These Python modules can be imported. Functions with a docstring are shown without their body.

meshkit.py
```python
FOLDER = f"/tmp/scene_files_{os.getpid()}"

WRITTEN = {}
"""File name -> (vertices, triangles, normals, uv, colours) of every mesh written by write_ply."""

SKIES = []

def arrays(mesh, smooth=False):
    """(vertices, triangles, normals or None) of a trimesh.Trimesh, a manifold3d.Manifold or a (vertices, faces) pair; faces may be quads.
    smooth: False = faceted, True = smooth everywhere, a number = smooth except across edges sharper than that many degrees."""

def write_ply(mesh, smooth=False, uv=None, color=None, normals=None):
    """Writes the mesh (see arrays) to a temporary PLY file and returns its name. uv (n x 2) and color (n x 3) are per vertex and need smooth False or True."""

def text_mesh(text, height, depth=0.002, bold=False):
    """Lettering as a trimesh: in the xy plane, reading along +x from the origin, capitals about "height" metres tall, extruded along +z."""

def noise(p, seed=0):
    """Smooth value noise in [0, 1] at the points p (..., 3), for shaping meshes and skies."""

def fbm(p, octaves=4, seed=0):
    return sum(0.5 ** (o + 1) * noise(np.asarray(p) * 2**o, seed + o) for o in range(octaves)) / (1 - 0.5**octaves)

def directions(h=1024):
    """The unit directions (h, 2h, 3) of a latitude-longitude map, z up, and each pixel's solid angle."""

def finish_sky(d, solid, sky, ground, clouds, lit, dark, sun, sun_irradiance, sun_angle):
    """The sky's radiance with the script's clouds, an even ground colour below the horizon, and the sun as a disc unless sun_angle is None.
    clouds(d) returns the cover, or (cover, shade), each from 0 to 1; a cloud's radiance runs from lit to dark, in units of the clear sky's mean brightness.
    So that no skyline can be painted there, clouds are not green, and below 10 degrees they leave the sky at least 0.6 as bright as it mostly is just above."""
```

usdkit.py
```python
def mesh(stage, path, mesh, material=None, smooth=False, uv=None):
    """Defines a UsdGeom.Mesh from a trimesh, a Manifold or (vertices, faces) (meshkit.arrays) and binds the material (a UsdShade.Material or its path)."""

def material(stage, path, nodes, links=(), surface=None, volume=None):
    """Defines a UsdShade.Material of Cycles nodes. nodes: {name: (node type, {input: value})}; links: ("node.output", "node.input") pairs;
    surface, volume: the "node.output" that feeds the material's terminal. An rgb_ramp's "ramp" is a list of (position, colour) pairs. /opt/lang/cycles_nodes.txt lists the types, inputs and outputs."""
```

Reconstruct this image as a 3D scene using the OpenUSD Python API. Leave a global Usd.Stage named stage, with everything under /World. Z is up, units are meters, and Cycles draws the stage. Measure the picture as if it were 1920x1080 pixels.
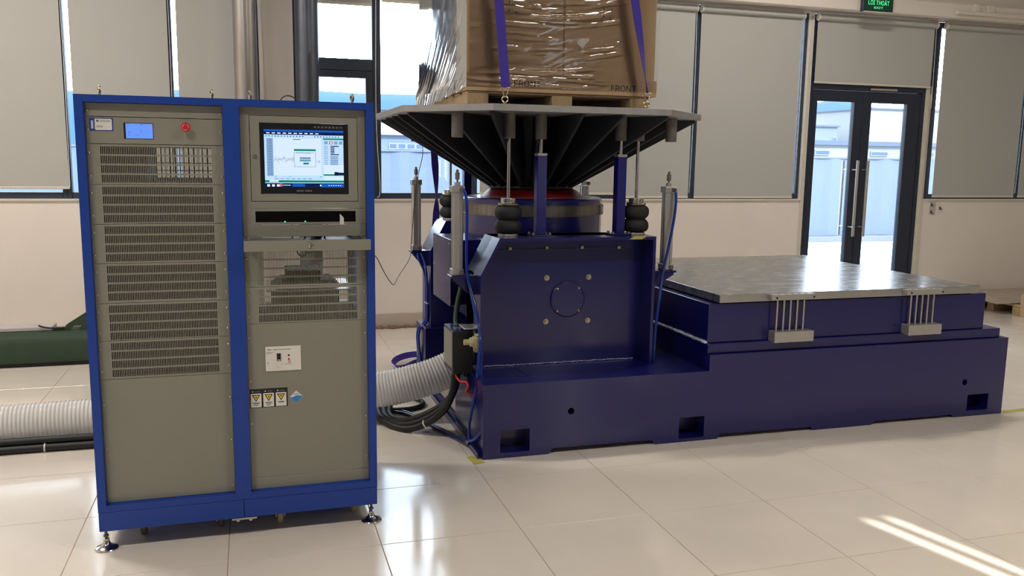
import math, random
import numpy as np, trimesh, shapely
from shapely.geometry import Polygon, box as sbox, Point
from shapely import affinity
import meshkit, usdkit
from pxr import Usd, UsdGeom, UsdLux, UsdShade, Gf, Sdf

rng = random.Random(7)
nrng = np.random.RandomState(11)
stage = Usd.Stage.CreateInMemory()
UsdGeom.SetStageUpAxis(stage, 'Z')
UsdGeom.SetStageMetersPerUnit(stage, 1.0)
world = UsdGeom.Xform.Define(stage, '/World')
UsdGeom.Scope.Define(stage, '/World/Looks')

# ------------------------------------------------------------------ camera, sky, sun, lamps' level, exposure
CAM_H, CAM_YAW, CAM_PITCH, CAM_ROLL, CAM_F = 1.5702, 16.906, -8.457, 0.7785, 1608.4
SKY = (0.74, 0.87, 1.0); SKY_LEVEL = 6.5
SUN_LEVEL = 32000.0; SUN_DIR = (-0.245, 0.97, -0.665)          # travels from the rear of the hall to the window wall
LAMP_LEVEL = 62.0; LAMP_COLOR = (1.0, 0.93, 0.85)
EXPOSURE = 0.0

def _basis():
    y, p, r = map(math.radians, (CAM_YAW, CAM_PITCH, CAM_ROLL))
    fw = np.array([math.sin(y)*math.cos(p), math.cos(y)*math.cos(p), math.sin(p)])
    rt = np.array([math.cos(y), -math.sin(y), 0.0]); up = np.cross(rt, fw)
    return fw, rt*math.cos(r)+up*math.sin(r), up*math.cos(r)-rt*math.sin(r)
FW, RT, UP = _basis()
cam = UsdGeom.Camera.Define(stage, '/World/camera')
cam.CreateHorizontalApertureAttr(36.0)
cam.CreateVerticalApertureAttr(36.0*1080/1920)
cam.CreateFocalLengthAttr(CAM_F/1920*36.0)
cam.CreateClippingRangeAttr(Gf.Vec2f(0.05, 2000))
cam.CreateExposureAttr(EXPOSURE)
cam.AddTransformOp().Set(Gf.Matrix4d(*RT, 0, *UP, 0, *(-FW), 0, 0, 0, CAM_H, 1))

def dome():
    usdkit.material(stage, '/World/Looks/sky_light', {
        'tc': ('texture_coordinate', {}),
        'n': ('noise_texture', {'scale': 2.2, 'detail': 4.0, 'roughness': 0.55}),
        'r': ('rgb_ramp', {'ramp': [(0.38, SKY), (0.68, (1.0, 1.0, 1.0))]}),
        'b': ('background_shader', {'strength': SKY_LEVEL})},
        [('tc.generated', 'n.vector'), ('n.fac', 'r.fac'), ('r.color', 'b.color')], surface='b.background')
    d = UsdLux.DomeLight.Define(stage, '/World/sky')
    d.CreateIntensityAttr(1.0)
    UsdShade.MaterialBindingAPI.Apply(d.GetPrim()).Bind(UsdShade.Material.Get(stage, '/World/Looks/sky_light'))
    return d
dome()
sun = UsdLux.DistantLight.Define(stage, '/World/sun')
sun.CreateIntensityAttr(SUN_LEVEL); sun.CreateAngleAttr(0.53); sun.CreateColorAttr(Gf.Vec3f(1.0, 0.95, 0.87))
_z = -np.array(SUN_DIR)/np.linalg.norm(SUN_DIR); _x = np.cross([0, 0, 1], _z); _x /= np.linalg.norm(_x); _y = np.cross(_z, _x)
sun.AddTransformOp().Set(Gf.Matrix4d(*_x, 0, *_y, 0, *_z, 0, 0, 0, 20, 1))

# ------------------------------------------------------------------ materials
def lin(c):
    return tuple((v/255/12.92 if v/255 <= 0.04045 else ((v/255+0.055)/1.055)**2.4) for v in c)
M = {}
def mat(name, rgb, rough=0.5, metal=0.0, vary=0.0, vscale=6.0, bump=0.0, bscale=120.0, stretch=(1, 1, 1), **kw):
    """principled; vary: the tone's noise, bump: fine relief"""
    c = np.array(lin(rgb))
    nodes = {'p': ('principled_bsdf', {'base_color': tuple(c), 'roughness': rough, 'metallic': metal, **kw})}
    links = []
    if vary or bump:
        nodes['tc'] = ('texture_coordinate', {}); nodes['mp'] = ('mapping', {'scale': stretch}); links.append(('tc.object', 'mp.vector'))
    if vary:
        nodes['n'] = ('noise_texture', {'scale': vscale, 'detail': 5.0, 'roughness': 0.6})
        nodes['r'] = ('rgb_ramp', {'ramp': [(0.3, tuple(c*(1-vary))), (0.7, tuple(np.minimum(c*(1+vary), 1)))]})
        links += [('mp.vector', 'n.vector'), ('n.fac', 'r.fac'), ('r.color', 'p.base_color')]
    if bump:
        nodes['nb'] = ('noise_texture', {'scale': bscale, 'detail': 3.0}); nodes['b'] = ('bump', {'strength': min(1.0, bump), 'distance': 0.002})
        links += [('mp.vector', 'nb.vector'), ('nb.fac', 'b.height'), ('b.normal', 'p.normal')]
    M[name] = usdkit.material(stage, '/World/Looks/'+name, nodes, links, surface='p.BSDF')
    return M[name]
def emit(name, rgb, level=1.0):
    M[name] = usdkit.material(stage, '/World/Looks/'+name, {'e': ('emission', {'color': lin(rgb), 'strength': level})}, [], surface='e.emission')
    return M[name]

mat('wall_plaster', (230, 222, 214), 0.75, vary=0.03, vscale=1.3, bump=0.25, bscale=60)
mat('upper_plaster', (196, 192, 184), 0.8)
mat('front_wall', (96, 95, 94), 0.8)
mat('ceiling_paint', (170, 168, 166), 0.85)
mat('grout', (158, 138, 112), 0.7, vary=0.5, vscale=2.2)
mat('navy', (13, 14, 90), 0.34, vary=0.05, vscale=4, bump=0.25, bscale=45, specular_ior_level=0.35, coat_weight=0.8, coat_roughness=0.14)
mat('navy_bright', (16, 12, 104), 0.3, bump=0.2, bscale=50, coat_weight=0.6)
mat('cabinet_blue', (16, 60, 152), 0.42, bump=0.15, bscale=260)
mat('cabinet_gray', (137, 136, 125), 0.45, bump=0.12, bscale=300)
mat('cabinet_gray_edge', (124, 120, 106), 0.5)
mat('interior_dark', (22, 22, 24), 0.7)
mat('interior_metal', (150, 148, 140), 0.45, 0.3)
mat('black_plastic', (18, 19, 22), 0.4)
mat('monitor_black', (24, 26, 34), 0.3)
mat('rubber', (22, 23, 26), 0.6, bump=0.2, bscale=80)
mat('cable_black', (20, 22, 26), 0.55)
mat('steel', (196, 194, 190), 0.28, 1.0)
mat('chrome', (205, 204, 202), 0.15, 1.0)
mat('zinc', (196, 186, 160), 0.3, 1.0)
mat('aluminium', (188, 187, 184), 0.42, 0.9, vary=0.06, vscale=14)
mat('cylinder_alu', (188, 185, 180), 0.38, 0.65)
mat('cast_gray', (112, 108, 104), 0.6, 0.4, vary=0.15, vscale=25)
mat('plate_alu', (168, 167, 166), 0.5, 0.75, vary=0.08, vscale=18)
mat('rib_metal', (56, 58, 64), 0.55, 0.5, vary=0.12, vscale=10)
mat('rib_dark', (34, 37, 44), 0.5, 0.3)
mat('band_steel', (120, 116, 108), 0.35, 0.9, vary=0.25, vscale=90, stretch=(1, 1, 0.05))
mat('dome_red', (104, 16, 22), 0.35)
mat('frame_dark', (52, 60, 76), 0.45)
mat('door_dark', (30, 40, 58), 0.4)
mat('blind_bar', (214, 208, 194), 0.5)
mat('bracket_white', (222, 218, 208), 0.5)
mat('pipe_steel', (176, 172, 170), 0.34, 0.9, vary=0.1, vscale=5, stretch=(1, 1, 0.35), bump=0.1, bscale=6)
mat('pipe_dark', (104, 110, 122), 0.36, 0.85, vary=0.2, vscale=5, stretch=(1, 1, 0.4), bump=0.1, bscale=6)  # steel toned dark: the shade of a backlit pipe is in the colour
mat('carton', (186, 158, 124), 0.75, vary=0.05, vscale=7, bump=0.15, bscale=200, stretch=(1, 1, 0.15))
mat('carton_edge', (178, 150, 118), 0.8)
mat('ink', (30, 26, 24), 0.8)
mat('ink_light', (112, 96, 78), 0.8)
mat('wood', (172, 148, 114), 0.75, vary=0.22, vscale=24, stretch=(12, 1, 0.7))
mat('wood_light', (196, 170, 138), 0.75, vary=0.15, vscale=16, stretch=(1, 8, 8))
mat('plywood', (176, 164, 148), 0.7, vary=0.12, vscale=8)
mat('strap', (66, 50, 160), 0.75, bump=0.5, bscale=420)
mat('green_cloth', (42, 62, 46), 0.65, vary=0.12, vscale=12, bump=0.2, bscale=120)
mat('gray_strip', (186, 178, 178), 0.6)
mat('tube_blue', (10, 50, 146), 0.25, coat_weight=0.4)
mat('tube_navy', (18, 34, 92), 0.25, coat_weight=0.5)
mat('wire_red', (210, 44, 40), 0.4)
mat('wire_gray', (70, 66, 62), 0.5)
mat('label_white', (224, 222, 216), 0.4)
mat('label_blue', (34, 66, 150), 0.45)
mat('label_gray', (120, 120, 122), 0.5)
mat('label_black', (26, 24, 28), 0.45)
mat('label_yellow', (236, 200, 40), 0.45)
mat('label_cyan', (36, 132, 202), 0.45)
mat('stop_red', (196, 28, 34), 0.35, coat_weight=0.4)
mat('stop_mark', (236, 190, 186), 0.4)
mat('tape_yellow', (178, 172, 92), 0.5)
mat('valve_cream', (196, 186, 146), 0.45, vary=0.15, vscale=30)
mat('weld', (150, 148, 190), 0.25, 0.7, bump=1.0, bscale=70)
mat('weld_bright', (230, 236, 250), 0.3, 0.5, bump=1.0, bscale=60)
mat('rubble', (126, 106, 86), 0.95, vary=0.3, vscale=40)
mat('skirt', (190, 178, 164), 0.7, vary=0.05, vscale=5)
mat('sign_green', (10, 66, 54), 0.4)
mat('outdoor_paving', (176, 176, 176), 0.85, vary=0.04, vscale=0.4)
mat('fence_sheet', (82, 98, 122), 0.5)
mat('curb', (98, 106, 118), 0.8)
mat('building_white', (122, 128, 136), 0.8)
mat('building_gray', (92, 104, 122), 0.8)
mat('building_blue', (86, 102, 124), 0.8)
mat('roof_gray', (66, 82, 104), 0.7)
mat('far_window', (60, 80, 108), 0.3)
mat('hill_haze', (44, 76, 116), 0.95, vary=0.08, vscale=0.05)  # distance haze mixed into the hill's base colour
mat('jamb', (206, 200, 188), 0.75, vary=0.05, vscale=9, bump=0.6, bscale=40)
emit('lcd_blue', (112, 158, 255), 0.95)
emit('lcd_ink', (80, 116, 220), 0.8)
emit('lcd_pink', (190, 150, 235), 0.8)
emit('screen_bg', (196, 226, 255), 1.0)
emit('screen_page', (218, 238, 255), 1.0)
emit('screen_dark', (20, 34, 78), 1.0)
emit('screen_blue', (30, 92, 190), 1.0)
emit('screen_green', (20, 140, 118), 1.0)
emit('screen_gray', (130, 166, 206), 1.0)
emit('screen_ink', (84, 116, 160), 1.0)
emit('screen_white', (245, 250, 255), 1.0)
emit('screen_red', (206, 110, 130), 1.0)
emit('led_green', (70, 255, 170), 1.6)
emit('exit_glow', (90, 255, 150), 1.1)
emit('lamp_glow', (255, 236, 206), 8.0)

def _glass(name, tint, ior=1.45):
    M[name] = usdkit.material(stage, '/World/Looks/'+name, {
        't': ('transparent_bsdf', {'color': tint}), 'g': ('glossy_bsdf', {'color': (1, 1, 1), 'roughness': 0.02}),
        'f': ('fresnel', {'IOR': ior}), 'm': ('mix_closure', {})},
        [('f.fac', 'm.fac'), ('t.BSDF', 'm.closure1'), ('g.BSDF', 'm.closure2')], surface='m.closure')
_glass('pane_glass', (0.90, 0.94, 0.97))
_glass('slot_glass', (0.16, 0.18, 0.24))

def _blind():
    M['blind_fabric'] = usdkit.material(stage, '/World/Looks/blind_fabric', {
        'tc': ('texture_coordinate', {}), 'w': ('noise_texture', {'scale': 260.0, 'detail': 2.0}), 'b': ('bump', {'strength': 0.25, 'distance': 0.001}),
        'd': ('diffuse_bsdf', {'color': lin((187, 187, 183))}), 't': ('translucent_bsdf', {'color': lin((168, 170, 172))}), 'm': ('mix_closure', {'fac': 0.05})},
        [('tc.object', 'w.vector'), ('w.fac', 'b.height'), ('b.normal', 'd.normal'), ('d.BSDF', 'm.closure1'), ('t.BSDF', 'm.closure2')], surface='m.closure')
_blind()

def _hose():
    M['hose_pvc'] = usdkit.material(stage, '/World/Looks/hose_pvc', {
        'd': ('diffuse_bsdf', {'color': (0.97, 0.955, 0.93)}), 't': ('translucent_bsdf', {'color': (0.93, 0.92, 0.9)}), 'm': ('mix_closure', {'fac': 0.4}),
        'g': ('glossy_bsdf', {'color': (1, 1, 1), 'roughness': 0.12}), 'f': ('fresnel', {'IOR': 1.5}), 'm2': ('mix_closure', {})},
        [('d.BSDF', 'm.closure1'), ('t.BSDF', 'm.closure2'), ('f.fac', 'm2.fac'), ('m.closure', 'm2.closure1'), ('g.BSDF', 'm2.closure2')], surface='m2.closure')
_hose()

def _floor():
    # polished cream tile: faint clouding, wear in the gloss
    c = np.array(lin((232, 224, 212)))
    M['floor_tile'] = usdkit.material(stage, '/World/Looks/floor_tile', {
        'g': ('geometry', {}), 'n': ('noise_texture', {'scale': 0.9, 'detail': 5.0, 'roughness': 0.6}),
        'r': ('rgb_ramp', {'ramp': [(0.3, tuple(c*0.93)), (0.7, tuple(c*1.05))]}),
        'n2': ('noise_texture', {'scale': 2.3, 'detail': 4.0}), 'rr': ('map_range', {'from_min': 0.35, 'from_max': 0.65, 'to_min': 0.08, 'to_max': 0.18}),
        'n3': ('noise_texture', {'scale': 3.5, 'detail': 2.0}), 'b': ('bump', {'strength': 0.18, 'distance': 0.004}),
        'p': ('principled_bsdf', {'specular_ior_level': 0.5, 'ior': 1.5, 'coat_weight': 0.4, 'coat_roughness': 0.08})},
        [('g.position', 'n.vector'), ('n.fac', 'r.fac'), ('r.color', 'p.base_color'), ('g.position', 'n2.vector'), ('n2.fac', 'rr.value'), ('rr.result', 'p.roughness'),
         ('g.position', 'n3.vector'), ('n3.fac', 'b.height'), ('b.normal', 'p.normal')], surface='p.BSDF')
_floor()

def _table():
    # ground steel: smeared gloss in short strokes along x
    c = np.array(lin((186, 187, 190)))
    M['table_steel'] = usdkit.material(stage, '/World/Looks/table_steel', {
        'g': ('geometry', {}), 'mp': ('mapping', {'scale': (3.6, 6.5, 1.0)}), 'n': ('noise_texture', {'scale': 2.2, 'detail': 5.0, 'roughness': 0.65}),
        'r': ('rgb_ramp', {'ramp': [(0.35, tuple(c*0.82)), (0.62, tuple(c*1.06))]}),
        'rr': ('map_range', {'from_min': 0.3, 'from_max': 0.7, 'to_min': 0.17, 'to_max': 0.31}),
        'nb': ('noise_texture', {'scale': 5.0, 'detail': 3.0}), 'b': ('bump', {'strength': 0.10, 'distance': 0.002}),
        'p': ('principled_bsdf', {'metallic': 0.85})},
        [('g.position', 'mp.vector'), ('mp.vector', 'n.vector'), ('n.fac', 'r.fac'), ('r.color', 'p.base_color'), ('n.fac', 'rr.value'), ('rr.result', 'p.roughness'),
         ('mp.vector', 'nb.vector'), ('nb.fac', 'b.height'), ('b.normal', 'p.normal')], surface='p.BSDF')
_table()

def _film(name, stretch, strength, scale, haze, ior=1.55):
    M[name] = usdkit.material(stage, '/World/Looks/'+name, {
        'g': ('geometry', {}), 'mp': ('mapping', {'scale': stretch}), 'n': ('noise_texture', {'scale': scale, 'detail': 6.0, 'roughness': 0.6, 'distortion': 0.6}),
        'b': ('bump', {'strength': strength, 'distance': 0.02}),
        't': ('transparent_bsdf', {'color': (0.96, 0.96, 0.96)}), 'gl': ('glossy_bsdf', {'color': (1, 1, 1), 'roughness': 0.06}),
        'd': ('diffuse_bsdf', {'color': (0.85, 0.87, 0.9)}), 'm0': ('mix_closure', {'fac': haze}), 'f': ('fresnel', {'IOR': ior}), 'm': ('mix_closure', {})},
        [('g.position', 'mp.vector'), ('mp.vector', 'n.vector'), ('n.fac', 'b.height'), ('b.normal', 'gl.normal'), ('t.BSDF', 'm0.closure1'), ('d.BSDF', 'm0.closure2'),
         ('f.fac', 'm.fac'), ('m0.closure', 'm.closure1'), ('gl.BSDF', 'm.closure2')], surface='m.closure')
_film('film_front', (1.2, 1.0, 8.0), 0.03, 2.0, 0.015)
_film('film_side', (1.0, 1.4, 3.0), 0.012, 2.4, 0.52, 1.9)

# ------------------------------------------------------------------ scene helpers: geometry is given in world metres, a thing keeps its own base point
BASE, USED = {}, {}
def numbered(parent, name):
    k = (parent, name); n = USED.get(k, 0); USED[k] = n+1
    return name if n == 0 else '%s_%03d' % (name, n)
def setdata(prim, label=None, cat=None, group=None, kind=None):
    for k, v in (('label', label), ('category', cat), ('group', group), ('kind', kind)):
        if v: prim.SetCustomDataByKey(k, v)
def thing(name, label, cat, loc=(0, 0, 0), group=None, kind=None):
    path = '/World/'+numbered('/World', name)
    x = UsdGeom.Xform.Define(stage, path); x.AddTranslateOp().Set(Gf.Vec3d(*map(float, loc)))
    setdata(x.GetPrim(), label, cat, group, kind); BASE[path] = np.array(loc, float)
    return path
def cat_mesh(m):
    if isinstance(m, (list, tuple)) and not (len(m) == 2 and isinstance(m[0], np.ndarray)):
        m = trimesh.util.concatenate([tm(a) for a in m])
    return tm(m)
def tm(m):
    if isinstance(m, trimesh.Trimesh): return m
    if hasattr(m, 'to_mesh'):
        q = m.to_mesh(); return trimesh.Trimesh(q.vert_properties[:, :3], q.tri_verts, process=False)
    return trimesh.Trimesh(np.asarray(m[0], float), np.asarray(m[1], int), process=False)
def part(parent, name, m, material, label=None, smooth=30, kind=None):
    """a mesh under a thing (or under a part); returns its path"""
    m = cat_mesh(m).copy(); m.vertices = m.vertices-BASE[parent]
    path = parent+'/'+numbered(parent, name)
    g = usdkit.mesh(stage, path, m, M[material], smooth=smooth)
    setdata(g.GetPrim(), label, None, None, kind); BASE[path] = BASE[parent]
    return path
def single(name, m, material, label=None, cat=None, group=None, kind=None, smooth=30):
    """a thing that is one mesh"""
    m = cat_mesh(m).copy(); b = m.bounds; loc = np.array([(b[0][0]+b[1][0])/2, (b[0][1]+b[1][1])/2, b[0][2]])
    m.vertices = m.vertices-loc
    path = '/World/'+numbered('/World', name)
    g = usdkit.mesh(stage, path, m, M[material], smooth=smooth); UsdGeom.Xformable(g).AddTranslateOp().Set(Gf.Vec3d(*map(float, loc)))
    setdata(g.GetPrim(), label, cat, group, kind); BASE[path] = loc
    return path
def copy_of(src, shift, label, group=None):
    """a copy of a thing with its parts"""
    was = stage.GetPrimAtPath(src).GetCustomData(); name = src.rsplit('/', 1)[1].rstrip('0123456789').rstrip('_')
    path = '/World/'+numbered('/World', name)
    x = UsdGeom.Xform.Define(stage, path); x.GetPrim().GetReferences().AddInternalReference(src)
    loc = BASE[src]+np.array(shift, float); x.ClearXformOpOrder(); x.AddTranslateOp().Set(Gf.Vec3d(*map(float, loc)))
    setdata(x.GetPrim(), label, was['category'], group or was.get('group')); x.GetPrim().SetInstanceable(True); BASE[path] = loc
    return path

# ------------------------------------------------------------------ shapes
def bx(x0, x1, y0, y1, z0, z1, b=0.0):
    if b <= 0:
        m = trimesh.creation.box([x1-x0, y1-y0, z1-z0]); m.apply_translation([(x0+x1)/2, (y0+y1)/2, (z0+z1)/2]); return m
    b = min(b, 0.49*min(x1-x0, y1-y0, z1-z0)); P = []
    for sx, X in ((1, x0), (-1, x1)):
        for sy, Y in ((1, y0), (-1, y1)):
            for sz, Z in ((1, z0), (-1, z1)):
                P += [(X, Y+sy*b, Z+sz*b), (X+sx*b, Y, Z+sz*b), (X+sx*b, Y+sy*b, Z)]
    return trimesh.convex.convex_hull(np.array(P))
def hull(P): return trimesh.convex.convex_hull(np.array(P, float))
def cyl(p0, p1, r, n=20, r1=None):
    p0, p1 = np.array(p0, float), np.array(p1, float); d = p1-p0; L = np.linalg.norm(d); r1 = r if r1 is None else r1
    return lathe([(0, 0), (r, 0), (r1, L), (0, L)], p0, d/L, n)
def lathe(prof, c, axis=(0, 0, 1), n=32):
    """revolve (radius, height) pairs about the axis through c"""
    a = np.array(axis, float); a /= np.linalg.norm(a); h = np.array([1, 0, 0]) if abs(a[0]) < 0.9 else np.array([0, 1, 0])
    u = np.cross(h, a); u /= np.linalg.norm(u); v = np.cross(a, u); t = np.linspace(0, 2*np.pi, n, endpoint=False)
    ring = np.cos(t)[:, None]*u+np.sin(t)[:, None]*v; V = []; F = []; rows = []
    for r, z in prof:
        if r < 1e-9: rows.append([len(V)]); V.append(np.array(c, float)+a*z)
        else:
            rows.append(list(range(len(V), len(V)+n))); V += list(np.array(c, float)+a*z+r*ring)
    for A, B in zip(rows, rows[1:]):
        for i in range(n):
            j = (i+1) % n
            if len(A) == 1 and len(B) == 1: continue
            if len(A) == 1: F.append((A[0], B[j], B[i]))
            elif len(B) == 1: F.append((A[i], A[j], B[0]))
            else: F += [(A[i], A[j], B[j]), (A[i], B[j], B[i])]
    return trimesh.Trimesh(np.array(V), np.array(F), process=False)
def spline(P, step=0.02):
    P = np.array(P, float)
    if len(P) == 2: return P
    from scipy.interpolate import CubicSpline
    s = np.r_[0, np.cumsum(np.sqrt(np.linalg.norm(np.diff(P, axis=0), axis=1)))]
    L = np.linalg.norm(np.diff(P, axis=0), axis=1).sum(); n = max(8, int(L/step))
    return CubicSpline(s, P)(np.linspace(0, s[-1], n))
def tube(P, r, n=10, step=0.02, smooth=True, cap=True):
    """sweep a circle along points; r a number or one radius per point"""
    Q = spline(P, step) if smooth else np.array(P, float)
    T = np.gradient(Q, axis=0); T /= np.linalg.norm(T, axis=1)[:, None]
    h = np.array([0, 0, 1.0]) if abs(T[0][2]) < 0.9 else np.array([1.0, 0, 0]); N = np.cross(T[0], h); N /= np.linalg.norm(N)
    R = np.full(len(Q), r) if np.ndim(r) == 0 else np.asarray(r, float); t = np.linspace(0, 2*np.pi, n, endpoint=False); V = []
    for i in range(len(Q)):
        N = N-T[i]*(N@T[i]); N /= np.linalg.norm(N); B = np.cross(T[i], N)
        V.append(Q[i]+R[i]*(np.cos(t)[:, None]*N+np.sin(t)[:, None]*B))
    V = np.vstack(V); F = []; i = np.arange(n); j = (i+1) % n
    for k in range(len(Q)-1):
        a, b = k*n, (k+1)*n
        F.append(np.stack([a+i, a+j, b+j], 1)); F.append(np.stack([a+i, b+j, b+i], 1))
    if cap:
        c0, c1 = len(V), len(V)+1; V = np.vstack([V, Q[0], Q[-1]]); e = (len(Q)-1)*n
        F.append(np.stack([np.full(n, c0), j, i], 1)); F.append(np.stack([np.full(n, c1), e+i, e+j], 1))
    return trimesh.Trimesh(V, np.vstack(F), process=False)
def ribbon(P, W, th=0.003):
    """a flat band: centre points P, half-width vectors W"""
    P, W = np.array(P, float), np.array(W, float); T = np.gradient(P, axis=0); T /= np.linalg.norm(T, axis=1)[:, None]
    N = np.cross(T, W); N /= np.linalg.norm(N, axis=1)[:, None]; V = np.stack([P-W+N*th/2, P+W+N*th/2, P+W-N*th/2, P-W-N*th/2], 1).reshape(-1, 3); F = []
    for k in range(len(P)-1):
        for i in range(4):
            a, b, c, d = 4*k+i, 4*k+(i+1) % 4, 4*k+4+(i+1) % 4, 4*k+4+i; F += [(a, b, c), (a, c, d)]
    e = 4*(len(P)-1); F += [(0, 2, 1), (0, 3, 2), (e, e+1, e+2), (e, e+2, e+3)]
    m = trimesh.Trimesh(V, np.array(F), process=False); m.fix_normals(); return m
def ex_xz(poly, yback, yfront):
    """extrude an outline in x, z between two depths"""
    if not hasattr(poly, 'exterior') and not hasattr(poly, 'geoms'): poly = Polygon(poly)
    out = []
    for g in getattr(poly, 'geoms', [poly]):
        m = trimesh.creation.extrude_polygon(g, yback-yfront, engine='earcut'); v = m.vertices
        m.vertices = np.stack([v[:, 0], yback-v[:, 2], v[:, 1]], 1); out.append(m)
    return trimesh.util.concatenate(out)
def ex_yz(poly, x0, x1):
    if not hasattr(poly, 'exterior'): poly = Polygon(poly)
    m = trimesh.creation.extrude_polygon(poly, x1-x0, engine='earcut'); v = m.vertices
    m.vertices = np.stack([v[:, 2]+x0, v[:, 0], v[:, 1]], 1); return m
def ex_xy(poly, z0, z1):
    if not hasattr(poly, 'exterior'): poly = Polygon(poly)
    m = trimesh.creation.extrude_polygon(poly, z1-z0, engine='earcut'); m.apply_translation([0, 0, z0]); return m
def text(s, h, x, y, z, depth=0.0008, bold=False, centre=False, width=None):
    """lettering that faces the camera's side (-y), its baseline's start (or centre) at x, z"""
    m = meshkit.text_mesh(s, h, depth, bold); v = np.array(m.vertices)
    if width: v[:, 0] *= width/(v[:, 0].max()-v[:, 0].min())
    if centre: v[:, 0] -= (v[:, 0].max()+v[:, 0].min())/2
    m.vertices = np.stack([v[:, 0]+x, y-v[:, 2], v[:, 1]+z], 1); return m
def rrect(x0, x1, z0, z1, r):
    return sbox(x0+r, z0+r, x1-r, z1-r).buffer(r, quad_segs=4)
def ringbolt(c, R, r, axis=(0, 1, 0), n=18):
    a = np.array(axis, float); h = np.array([0, 0, 1.0]); u = np.cross(a, h); u /= np.linalg.norm(u); t = np.linspace(0, 2*np.pi, n, endpoint=False)
    P = np.array(c)+R*(np.cos(t)[:, None]*u+np.sin(t)[:, None]*h); V = []; F = []; k = 8; s = np.linspace(0, 2*np.pi, k, endpoint=False)
    for i in range(n):
        d = (P[i]-np.array(c))/R; V.append(P[i]+r*(np.cos(s)[:, None]*d+np.sin(s)[:, None]*a))
    for i in range(n):
        for j in range(k):
            A, B, C, D = i*k+j, i*k+(j+1) % k, ((i+1) % n)*k+(j+1) % k, ((i+1) % n)*k+j; F += [(A, B, C), (A, C, D)]
    m = trimesh.Trimesh(np.vstack(V), np.array(F), process=False); m.fix_normals(); return m

# ================================================================== THE HALL
WY = 7.93                      # inner face of the window wall
SILL, HEAD = 1.207, 3.125
XL, XR, YR, ZC = -5.0, 10.8, -1.5, 5.1

# ceiling lamps: long panels under the ceiling; window-side pair added to brighten the wall
def lamp(x, y, label, k=1.0):
    t = thing('ceiling_lamp', label, 'lamp', (x, y, 4.55), group=None)
    part(t, 'housing', bx(x-.72, x+.72, y-.17, y+.17, 4.56, 4.63, .012), 'bracket_white')
    for s in (-.5, .5): part(t, 'hanger', cyl((x+s, y, 4.62), (x+s, y, ZC), .006, 8), 'wire_gray')
    part(t, 'diffuser', bx(x-.69, x+.69, y-.15, y+.15, 4.552, 4.562), 'lamp_glow')
    L = UsdLux.RectLight.Define(stage, t+'/light'); L.CreateWidthAttr(1.38); L.CreateHeightAttr(.3); L.CreateIntensityAttr(LAMP_LEVEL*k); L.CreateColorAttr(Gf.Vec3f(*LAMP_COLOR)); L.AddTranslateOp().Set(Gf.Vec3d(0, 0, -.003))
for x, y, l, k in ((-2.1, .7, 'long ceiling lamp hanging over the near left of the hall', 1.15), (3.2, .7, 'long ceiling lamp hanging over the near middle of the hall', 1),
                   (-2.6, 5.4, 'long ceiling lamp hanging over the left beside the window wall', 1.6), (4.4, 5.6, 'long ceiling lamp hanging over the slip table beside the window wall', .9), (8.6, .7, 'long ceiling lamp hanging over the near right of the hall', .45)):
    lamp(x, y, l, k)

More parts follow.
